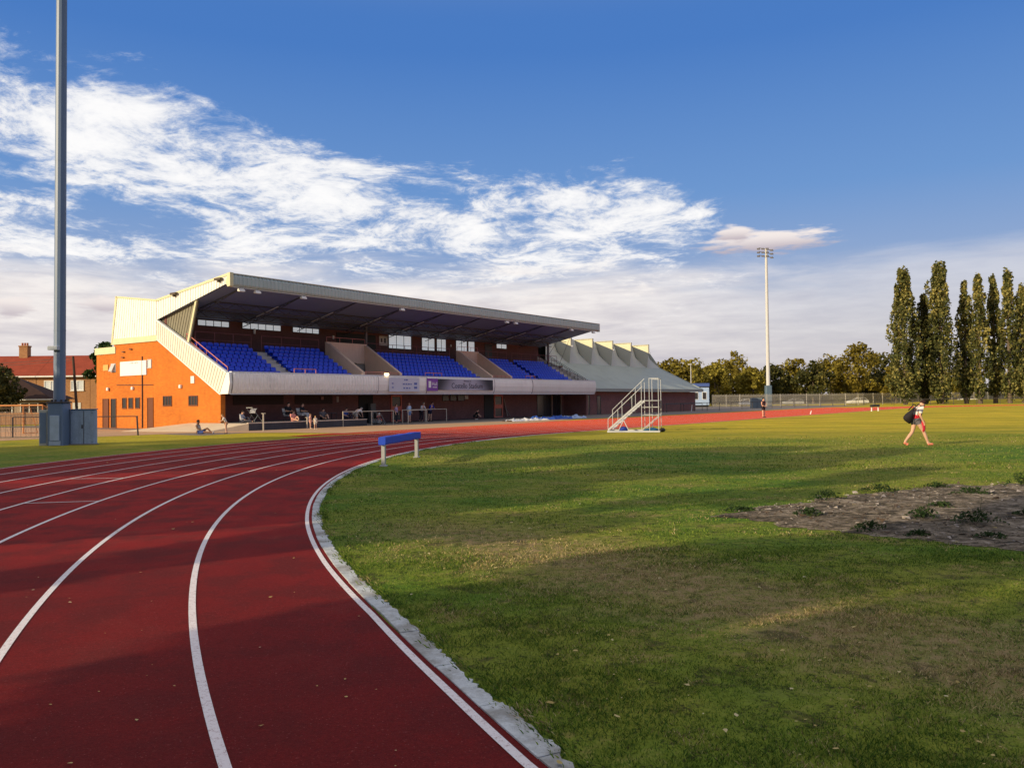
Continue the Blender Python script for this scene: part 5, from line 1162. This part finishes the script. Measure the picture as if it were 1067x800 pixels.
far=[ # x px, range, height, radius, mat, label
(700,178,11.2,5.5,L_,'olive tree just right of the sports hall roof, leftmost of the far trees'),
(722,196,11.6,6.,Gd,'golden tree second from the sports hall, rounded crown'),
(745,186,10.2,4.2,Gd,'small bright golden tree above the pale cabin'),
(762,205,14.0,6.2,L_,'olive tree with a pointed tip left of the far mast'),
(784,192,9.6,4.6,Gd,'low golden tree just left of the far floodlight mast'),
(806,200,10.2,5.2,Dk,'dark low tree just right of the far floodlight mast'),
(828,208,12.5,5.8,L_,'middling olive tree second to the right of the far mast'),
(847,196,11.0,4.8,Dk,'gappy dark tree third to the right of the far mast'),
(866,210,13.6,6.2,L_,'broad olive tree above the far white car'),
(893,200,15.6,6.8,L_,'tallest round tree, olive crown left of the poplars'),
(915,212,14.0,6.0,Dk,'dark round tree between the tallest round tree and the poplars'),
(933,196,9.5,4.8,L_,'low olive tree at the foot of the first poplar'),
(958,205,8.,4.5,Dk,'dark bush like tree between the first and second poplar'),
(998,205,8.5,4.6,Gd,'small golden tree seen between the second and third poplar'),
(1062,200,8.5,4.8,L_,'low olive tree at the right edge behind the last poplar'),
(1040,206,7.5,4.5,Dk,'low dark tree behind the poplars near the right edge')]
for i,(x,Y,h,r_,m_,lb) in enumerate(far):
    tree(px(x,Y),h,r_,lb,MATS[m_],100+i,3000,.62,.12,'round trees beyond the far fence',nc=46)
    
ug=MATS['leaf_dark'];r=np.random.default_rng(5);n=26000;xx=36+110*r.random(n);C_=np.c_[xx,205+22*r.random(n)+ (xx-36)*.10,np.zeros(n)];hh=3.5+3.0*np.sin(xx*.21)*np.sin(xx*.083+1)+2.*np.sin(xx*.5)
C_[:,2]=np.abs(hh)*r.random(n)**.8+.2;Rr=np.full((n,3),.5);V,F=leaves(C_,Rr,n,.9,9);tag(mesh_np('undergrowth',V,F,ug),'dark undergrowth and hedge massed beneath the far trees','undergrowth',kind='stuff')
for i,(x,h,r_,ln_,lb) in enumerate(((943,26.6,4.0,-.006,'first poplar from the left, broad and full with a gap after it'),(981,27.4,4.3,.004,'second poplar from the left, the tallest and widest of the row'),(964,22.,2.6,0.,'slim dark poplar tucked against the left of the tallest one'),
    (1006.5,24.6,2.2,0.,'narrow dark poplar right after the tallest pair'),(1021,25.6,2.8,0.,'poplar with sunlit left flank in the middle of the narrow group'),(1037,26.,2.2,0.,'narrow dark poplar between two sunlit ones near the right edge'),(1052,26.2,2.8,-.003,'sunlit poplar second from the right frame edge'),(1067,23.2,2.6,0.,'rightmost poplar, cut by the frame edge'))):
    poplar(px(x,160+ (3 if i in (2,3,5) else 0)),h*(1.0),r_,lb,300+i,11000 if r_>3 else 6500,ln_,MATS['leaf_dark'] if i in (2,) else None)
# left side trees
tree((-49.2,76.,0),6.9,3.3,'large dark tree at the left frame edge hanging over the bungalow',MATS['leaf_dark'],501,9000,.26,.10,nc=44)
tree((-45.2,91.,0),9.6,2.5,'green tree showing above the stand annex left of the white cladding',MATS['leaf_green'],502,7500,.3,.2,nc=44)
tree((-39,104.,0),10.5,4.8,'second green tree hidden mostly behind the stand, by the clad corner',MATS['leaf_green'],503,2400,.5,.2)
# trees behind the photographer that shade the bend
adj=['crooked','spreading','leafy','tall','rounded','thin','bushy','broad','lopsided','dense','ragged','sparse','leaning','squat','heavy','airy','young','stubby','scrubby','slight','low forked']
row=[(-14,-35.5,13.,3.9),(-15,-29.,13.7,3.6),(-13,-23.8,12.8,3.2),(-15,-16.4,13.9,3.2),(-14,-13.,13.,2.7),(-14,-9.1,12.5,1.15),(-15,-4.1,13.6,3.3),(-13,2,12.6,3.7),(-24,-37.4,15.2,4.),(-25,-31,16.4,3.7),(-23,-25.5,15.2,3.7),(-25,-20,8.4,3.2),(-24,-14,15.4,3.2),(-25,-8.6,7.5,3.0),(-24,-2.3,15.4,3.7),(-34,-26,17.6,4.),(-9.5,-12.8,6.6,2.4),(-9,-17.6,6.2,2.6),(-9.5,-24.,6.8,2.7),(-9,-29.6,6.4,2.6),(-9.5,-35.,6.8,2.7)]
for i,(t_,k_,h,r_) in enumerate(row):
    tree((.809*t_+.588*k_,.588*t_-.809*k_,0),h,r_,'%s tree in the belt behind the photographer that shades the bend'%adj[i],MATS['leaf_green'],700+i,4200,.66,.14,'belt of trees shading the bend',nc=15)

# ------------------------------------------------------------ far fence and perimeter rail
palem=mat('fence_pale',(.50,.46,.38),.6,.2,.3);fdark=mat('fence_dark',(.07,.065,.06),.6,.2,1.)
def palisade(a,b_,h,label,sp=.16,gr='far boundary fence'):
    a=Vector((*a,0));b_=Vector((*b_,0));d=b_-a;L=d.length;rt=empty('boundary_fence',a,math.atan2(d.y,d.x),label,'fence',gr)
    mb=MB();n=int(L/sp)
    for i in range(n): 
        x=i*sp;hh=h*(1+.03*math.sin(i*1.7));mb.add([(x,0,.1),(x+.055,0,.1),(x+.055,0,hh-.06),(x+.028,0,hh),(x,0,hh-.06)],[(0,1,2,3,4)])
    mb.build('pales',palem,rt)
    MB().box((0,.02,h-.35),(L,.06,h-.29)).build('rail',palem,rt);MB().box((0,.02,.35),(L,.06,.41)).build('rail',palem,rt)
    k=0
    while k*3.0<L and k<90:
        MB().box((k*3.-.06,.03,0),(k*3.+.06,.15,h-.05)).build('post',fdark if k%3==0 else palem,rt);k+=1
fa=[px(742,160),px(900,168),px(1000,184),px(1090,205)]
palisade(fa[0][:2],fa[1][:2],2.45,'pale palisade fence behind the far mast and grey cabinet')
palisade(fa[1][:2],fa[2][:2],2.45,'pale palisade fence section in front of the far white car and first poplars')
palisade(fa[2][:2],fa[3][:2],2.5,'rightmost pale palisade fence section below the narrow poplars')
def prail(P,label):
    rt=empty('perimeter_rail',P[0],0,label,'perimeter rail','perimeter rail round the far bend');o=Vector(P[0])
    MB().tube([Vector(p)-o+Vector((0,0,1.1)) for p in P],.04,5).build('rail',fdark,rt)
    for a,b_ in zip(P,P[1:]):
        a=Vector(a);b_=Vector(b_);n=int((b_-a).length/3.4)
        for k in range(n): p=a.lerp(b_,k/n)-o;MB().tube([p,p+Vector((0,0,1.12))],.045,5).build('post',fdark,rt)
prail([SN(58,58.5),SN(95,56),SN(118,50)],'dark perimeter rail left of the far floodlight mast')
prail([SN(118,50),SN(131,40),SN(139,26)],'dark perimeter rail right of the far mast, before the white car')
bk=MB();A=[];
for i in range(30):
    f=i/29;x=px(930+f*230,170+f*30);A.append([(x[0],x[1]-5,0),(x[0],x[1]-2,.55*min(1,f*4)),(x[0],x[1]+1.5,.75*min(1,f*4)),(x[0],x[1]+5,0)])
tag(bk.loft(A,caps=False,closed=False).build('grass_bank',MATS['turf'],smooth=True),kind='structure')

# ------------------------------------------------------------ cabin, cars
cbn=empty('portable_cabin',(37.9,164,0),R(-14),'pale blue portable cabin with two windows beyond the sports hall','cabin')
MB().bbox((-1.9,-1.6,.4),(1.9,1.6,3.9),.06).build('body',mat('cabin_blue',(.30,.40,.58),.6,.1,.6),cbn);MB().bbox((-2.0,-1.7,4.1),(2.0,1.7,4.75),.05).build('roof',mat('cabin_roof',(.05,.09,.28),.6),cbn)
for x in (-1.0,.6): 
    f=MB().box((x-.08,-1.66,1.5),(x+.78,-1.6,3.0)).build('window',white,cbn);MB().box((x,-1.69,1.58),(x+.7,-1.665,2.92)).build('pane',glassd,f)
MB().box((-1.7,-1.5,0),(1.7,1.5,.4)).build('skirt',black,cbn)
def car(loc,rz,label,paint,L=4.3):
    rt=empty('parked_car',loc,rz,label,'car','cars parked beyond the far fence')
    pf=[(-2.15,.35),(-2.15,.72),(-2.05,.92),(-1.3,1.0),(1.05,.98),(1.95,.80),(2.12,.62),(2.12,.35)]
    b=MB();rg=[]
    for y,q in ((-.86,.93),(-.84,1.),(0,1.02),(.84,1.),(.86,.93)): rg.append([(x*q,y,.35+(z-.35)*q) for x,z in pf])
    b.loft(rg);b.build('body',paint,rt,smooth=False)
    gh=[(-1.95,.98),(-1.45,1.38),(-.9,1.46),(.1,1.44),(.95,.99)]
    b=MB();b.loft([[(x*.98,y,z if z<1.1 else z) for x,z in gh] for y in (-.70,.70)]);b.build('window',glassd,rt)
    b=MB();b.loft([[(x,y,z+.02) for x,z in ((-1.5,1.36),(-.9,1.46),(.15,1.44),(.25,1.38),(-.9,1.42),(-1.45,1.33))] for y in (-.71,.71)])
    for y in (-.71,.69):
        for p in (((-1.98,y,.98),(-1.46,y,1.38)),((-.35,y,.98),(-.35,y,1.45)),((.12,y,1.44),(.98,y,.98))): b.bar(*p,.05)
    b.build('roof',paint,rt)
    for x in (-1.35,1.3):
        for y in (-.80,.80): wheel((x,y,.32),.32,'y',.2,rt,black,galv,6)
    for y in (-.6,.6): MB().bbox((2.05,y-.18,.62),(2.13,y+.18,.78),.02).build('headlight',glassl,rt)
    return rt
wp=mat('car_white',(.78,.78,.76),.3,.03,1.,spec=.5);sp_=mat('car_silver',(.45,.45,.46),.3,.03,1.,metal=.4)
car(px(893,176),R(178),'white hatchback parked beyond the far fence, easiest to see',wp)
car(px(781,172),R(10),'white car half hidden behind the fence left of the grey cabinet',wp);car(px(826,178),R(175),'silver car behind the fence right of the far mast',sp_);car(px(1008,192),R(170),'pale car glimpsed through the fence below the poplars',wp)
hs=empty('far_cottage',px(972,250),R(10),'tiny white cottage with dark roof between the first two poplars','house')
MB().box((-4,-3,0),(4,3,5.)).build('wall',white,hs);MB().prism([(-3.4,4.9),(0,7.2),(3.4,4.9)],0,-4.3,4.3).build('roof',mat('cottage_roof',(.12,.07,.06),.8),hs)
f=MB().box((-2,-3.06,2.6),(-.8,-3,3.8)).build('window',glassd,hs)
lp=empty('street_lamp',px(720,150),0,'slim pale lamp post rising behind the sports hall roof end','street lamp');MB().tube([(0,0,0),(0,0,8.)],[.1,.06],7).build('post',mastp,lp);MB().bbox((-.5,-.12,7.95),(.15,.12,8.12),.03).build('lamp_head',mastp,lp)

# ------------------------------------------------------------ left background : houses, goals, fences
hb_=brick_mat('house_brick',(.42,.19,.07),(.32,.13,.05),(.38,.26,.16),.35);rt1=tile_mat('red_tile',(.34,.060,.028),(.22,.045,.025));rt2=tile_mat('dark_tile',(.055,.026,.022),(.04,.022,.02))
def hwin(parent,x0,x1,z0,z1,y,n=2,m=glassl):
    f=MB();f.box((x0,y-.08,z0),(x1,y-.0,z0+.09));f.box((x0,y-.08,z1-.09),(x1,y,z1))
    for k in range(n+1): x=x0+(x1-x0-.09)*k/n;f.box((x,y-.08,z0+.09),(x+.09,y,z1-.09))
    f.box((x0-.05,y-.14,z0-.07),(x1+.05,y,z0))
    o=f.build('window',white,parent);MB().box((x0+.05,y-.03,z0+.05),(x1-.05,y-.01,z1-.05)).build('pane',m,o);return o
def terrace(loc,rz,L,label,chim=1,roofm=None,wallm=None,he=5.4,hr=7.9):
    rt=empty('terraced_house',loc,rz,label,'house','terraced brick houses beyond the ground');D_=7.
    MB().box((0,0,0),(L,D_,he)).build('wall',wallm or hb_,rt)
    rf=MB().prism([(-.45,he-.1),(D_/2,hr),(D_+.45,he-.1),(D_+.45,he-.22),(D_/2,hr-.14),(-.45,he-.22)],0,-.2,L+.2).build('roof',roofm or rt1,rt)
    MB().prism([(0,he-.05),(D_/2,hr-.15),(D_,he-.05)],0,.02,L-.02).build('gable',wallm or hb_,rt)
    MB().box((-.2,-.55,he-.3),(L+.2,-.43,he-.14)).build('gutter',white,rt)
    for k in range(chim):
        cx_3=L*(k+.5)/chim;c=MB().box((cx_3-.5,D_/2-.4,hr-.6),(cx_3+.5,D_/2+.4,hr+1.1)).box((cx_3-.56,D_/2-.46,hr+1.1),(cx_3+.56,D_/2+.46,hr+1.25)).build('chimney',hb_,rf)
        b=MB()
        for q in (-.3,.0,.3): b.tube([(cx_3+q,D_/2,hr+1.25),(cx_3+q,D_/2,hr+1.6)],.11,6)
        b.build('chimney_pot',mat('terracotta',(.42,.15,.07),.8),c)
    x=.9;i=0
    while x+1.6<L:
        hwin(rt,x,x+1.5,3.55,4.75,0,2);
        if i%2: d_=MB().box((x+.2,-.05,.02),(x+1.15,-.0,2.1)).build('door',mat('door_white',(.6,.6,.58),.5),rt)
        else: hwin(rt,x-.1,x+2.2,1.15,2.55,0,4)
        x+=3.1;i+=1
    return rt
ang=R(2)
terrace((-62.6,95.5,0),ang,6.4,'leftmost red roofed brick house behind the tree at the frame edge',1,he=5.45);terrace((-56.15,95.75,0),ang,6.2,'red roofed brick house above the bungalow with tall chimney',0,he=5.45);terrace((-49.9,95.95,0),ang,5.6,'red roofed brick house between the mast and the stand annex',0,he=5.45)
bg_=empty('bungalow',(-60.92,78.85,0),R(8),'low bungalow with dark brown hipped roof left of the near mast','bungalow')
MB().box((0,0,0),(14.9,5,2.5)).build('wall',mat('bungalow_render',(.44,.34,.26),.85,.2,.6),bg_)
b=MB();b.add([(-.5,-.5,2.45),(15.4,-.5,2.45),(15.4,5.5,2.45),(-.5,5.5,2.45),(3.,2.5,4.68),(10.9,2.5,4.68)],[(0,1,5,4),(1,2,5),(2,3,4,5),(3,0,4),(3,2,1,0)]);b.build('roof',rt2,bg_)
MB().box((-.55,-.58,2.32),(15.4,-.5,2.46)).build('gutter',white,bg_)
for a_,b_1 in ((8.7,9.6),(10.2,11.5),(12.2,13.9)): hwin(bg_,a_,b_1,1.0,2.1,0,2,glassd)
MB().box((14.0,-.05,.0),(14.6,0,2.05)).build('door',steel,bg_)
def gl(loc,rz,label):
    rt=empty('football_goal',loc,rz,label,'goal','small sunlit goals behind the near mast')
    gm_=mat('goal_sunlit',(.62,.26,.09),.6,.1,2.)  # white tubes coloured orange to hold the low sun on them
    MB().tube([(0,0,0),(0,0,1.75),(3.4,0,1.75),(3.4,0,0)],.05,7).build('frame',gm_,rt);MB().tube([(0,0,1.75),(0,.6,1.6),(0,1.3,0),(3.4,1.3,0),(3.4,.6,1.6),(3.4,0,1.75)],.025,5).tube([(0,0,.03),(0,1.3,.03)],.02,5).tube([(3.4,0,.03),(3.4,1.3,.03)],.02,5).build('net_frame',gm_,rt)
    nt=MB()
    for k in range(18):
        x=3.4*k/17;nt.tube([(x,0,1.74),(x,.6,1.58),(x,1.3,.02)],.005,3)
    for q in range(8):
        f=q/7;nt.tube([(0,.6+.7*f,1.58-1.56*f),(3.4,.6+.7*f,1.58-1.56*f)],.005,3)
    nt.build('net',mat('net_cord',(.40,.32,.25),.8),rt)
gl((-30.3,46.3,0),R(3),'sun-tinted white goal nearest the mast behind the side rail');gl((-33.6,50.5,0),R(-6),'second sun-tinted goal further back at the left frame edge')
# mesh and boarded fences behind the goals
def fence(a,b_,h,label,m,slat=.14,gap=.01,pm=None,grp=None):
    a=Vector((*a,0));b_=Vector((*b_,0));d=b_-a;L=d.length;rt=empty('garden_fence',a,math.atan2(d.y,d.x),label,'fence',grp)
    mb=MB();n=int(L/(slat+gap))
    for i in range(n): x=i*(slat+gap);mb.box((x,0,.05),(x+slat,.025,h*(1+.02*math.sin(i*2.1))))
    mb.build('panel',m,rt)
    for k in range(int(L/2.4)+1): MB().box((k*2.4-.05,-.06,0),(k*2.4+.05,-.001,h+.05)).build('post',pm or m,rt)
tm=mat('fence_timber',(.36,.20,.115),.85,.25,2.)
fence((-66,72),(-38,74.5),1.15,'weathered orange board fence in front of the bungalow windows',tm)
fence((-38.,74.5),(-28,75.5),1.6,'board fence between the near mast and the brick stand',tm)
def mesh_fence(P,h,label,m=fdark):
    rt=empty('mesh_fence',P[0],0,label,'fence');o=Vector(P[0]);b=MB()
    for a,b_ in zip(P,P[1:]):
        a=Vector(a)-o;b_=Vector(b_)-o;n=max(1,int((b_-a).length/.28))
        for k in range(n): p=a.lerp(b_,k/n);b.bar(p+Vector((0,0,.05)),p+Vector((0,0,h)),.012)
        for z in (.06,h*.5,h): b.bar(a+Vector((0,0,z)),b_+Vector((0,0,z)),.035)
        m_=max(1,int((b_-a).length/2.6))
        for k in range(m_+1): p=a.lerp(b_,k/m_);MB().tube([p,p+Vector((0,0,h+.04))],.04,6).build('post',m,rt)
    b.build('mesh',m,rt)
mesh_fence([(-36.,43.6,0),(-24.2,42.6,0)],1.22,'low dark wire fence across the grass left of the near mast')
rt=empty('barrier_rail',(-20.9,45.3,0),0,'thin dark rail with one post before the sunlit brick end wall','barrier rail')
MB().tube([(-6.5,-.8,1.1),(0,0,1.06)],.03,6).tube([(-6.5,-.8,.5),(-6.5,-.8,0)],.03,5).build('rail',steel,rt);MB().tube([(0,0,0),(-.06,0,1.08)],.045,6).build('post',steel,rt);MB().tube([(-6.5,-.8,0),(-6.5,-.8,1.1)],.04,6).build('post',steel,rt)
up_=empty('utility_pole',(-43.2,80.,0),0,'dark wooden utility pole leaning slightly right of the near mast','utility pole');MB().tube([(.35,0,0),(-.1,0,6.6)],[.15,.11],8).build('pole',mat('pole_wood',(.07,.045,.035),.9),up_)
b=MB()
for dz in (0,.25):
    for k in range(16):
        f=k/16;g_=(k+1)/16;b.bar((-.1-25*f,6*f,6.5-dz+.2*f-2.*f*(1-f)),(-.1-25*g_,6*g_,6.5-dz+.2*g_-2.*g_*(1-g_)),.035)
b.build('cable',black,up_)
ap=empty('aerial_pole',(-26.75,66.2,0),0,'thin aerial pole fixed above the annex corner of the stand','pole');MB().tube([(0,0,4.2),(0,0,7.7)],.035,6).build('pole',galv,ap);MB().tube([(-.25,0,7.3),(.25,0,7.3)],.02,5).build('cross_bar',galv,ap)
# field lawn edge objects: small marker posts by the far track
for x,Y,h,lb in ((720.,108.,.9,'thin pale marker post standing on the apron before the sports hall end'),(843.8,80.,.35,'small white marker lying on the red straight')):
    q=px(x,Y);rt=empty('marker',q,0,lb,'marker');MB().tube([(0,0,0),(.1,0,h)],[.06,.04],6).build('post',white,rt)
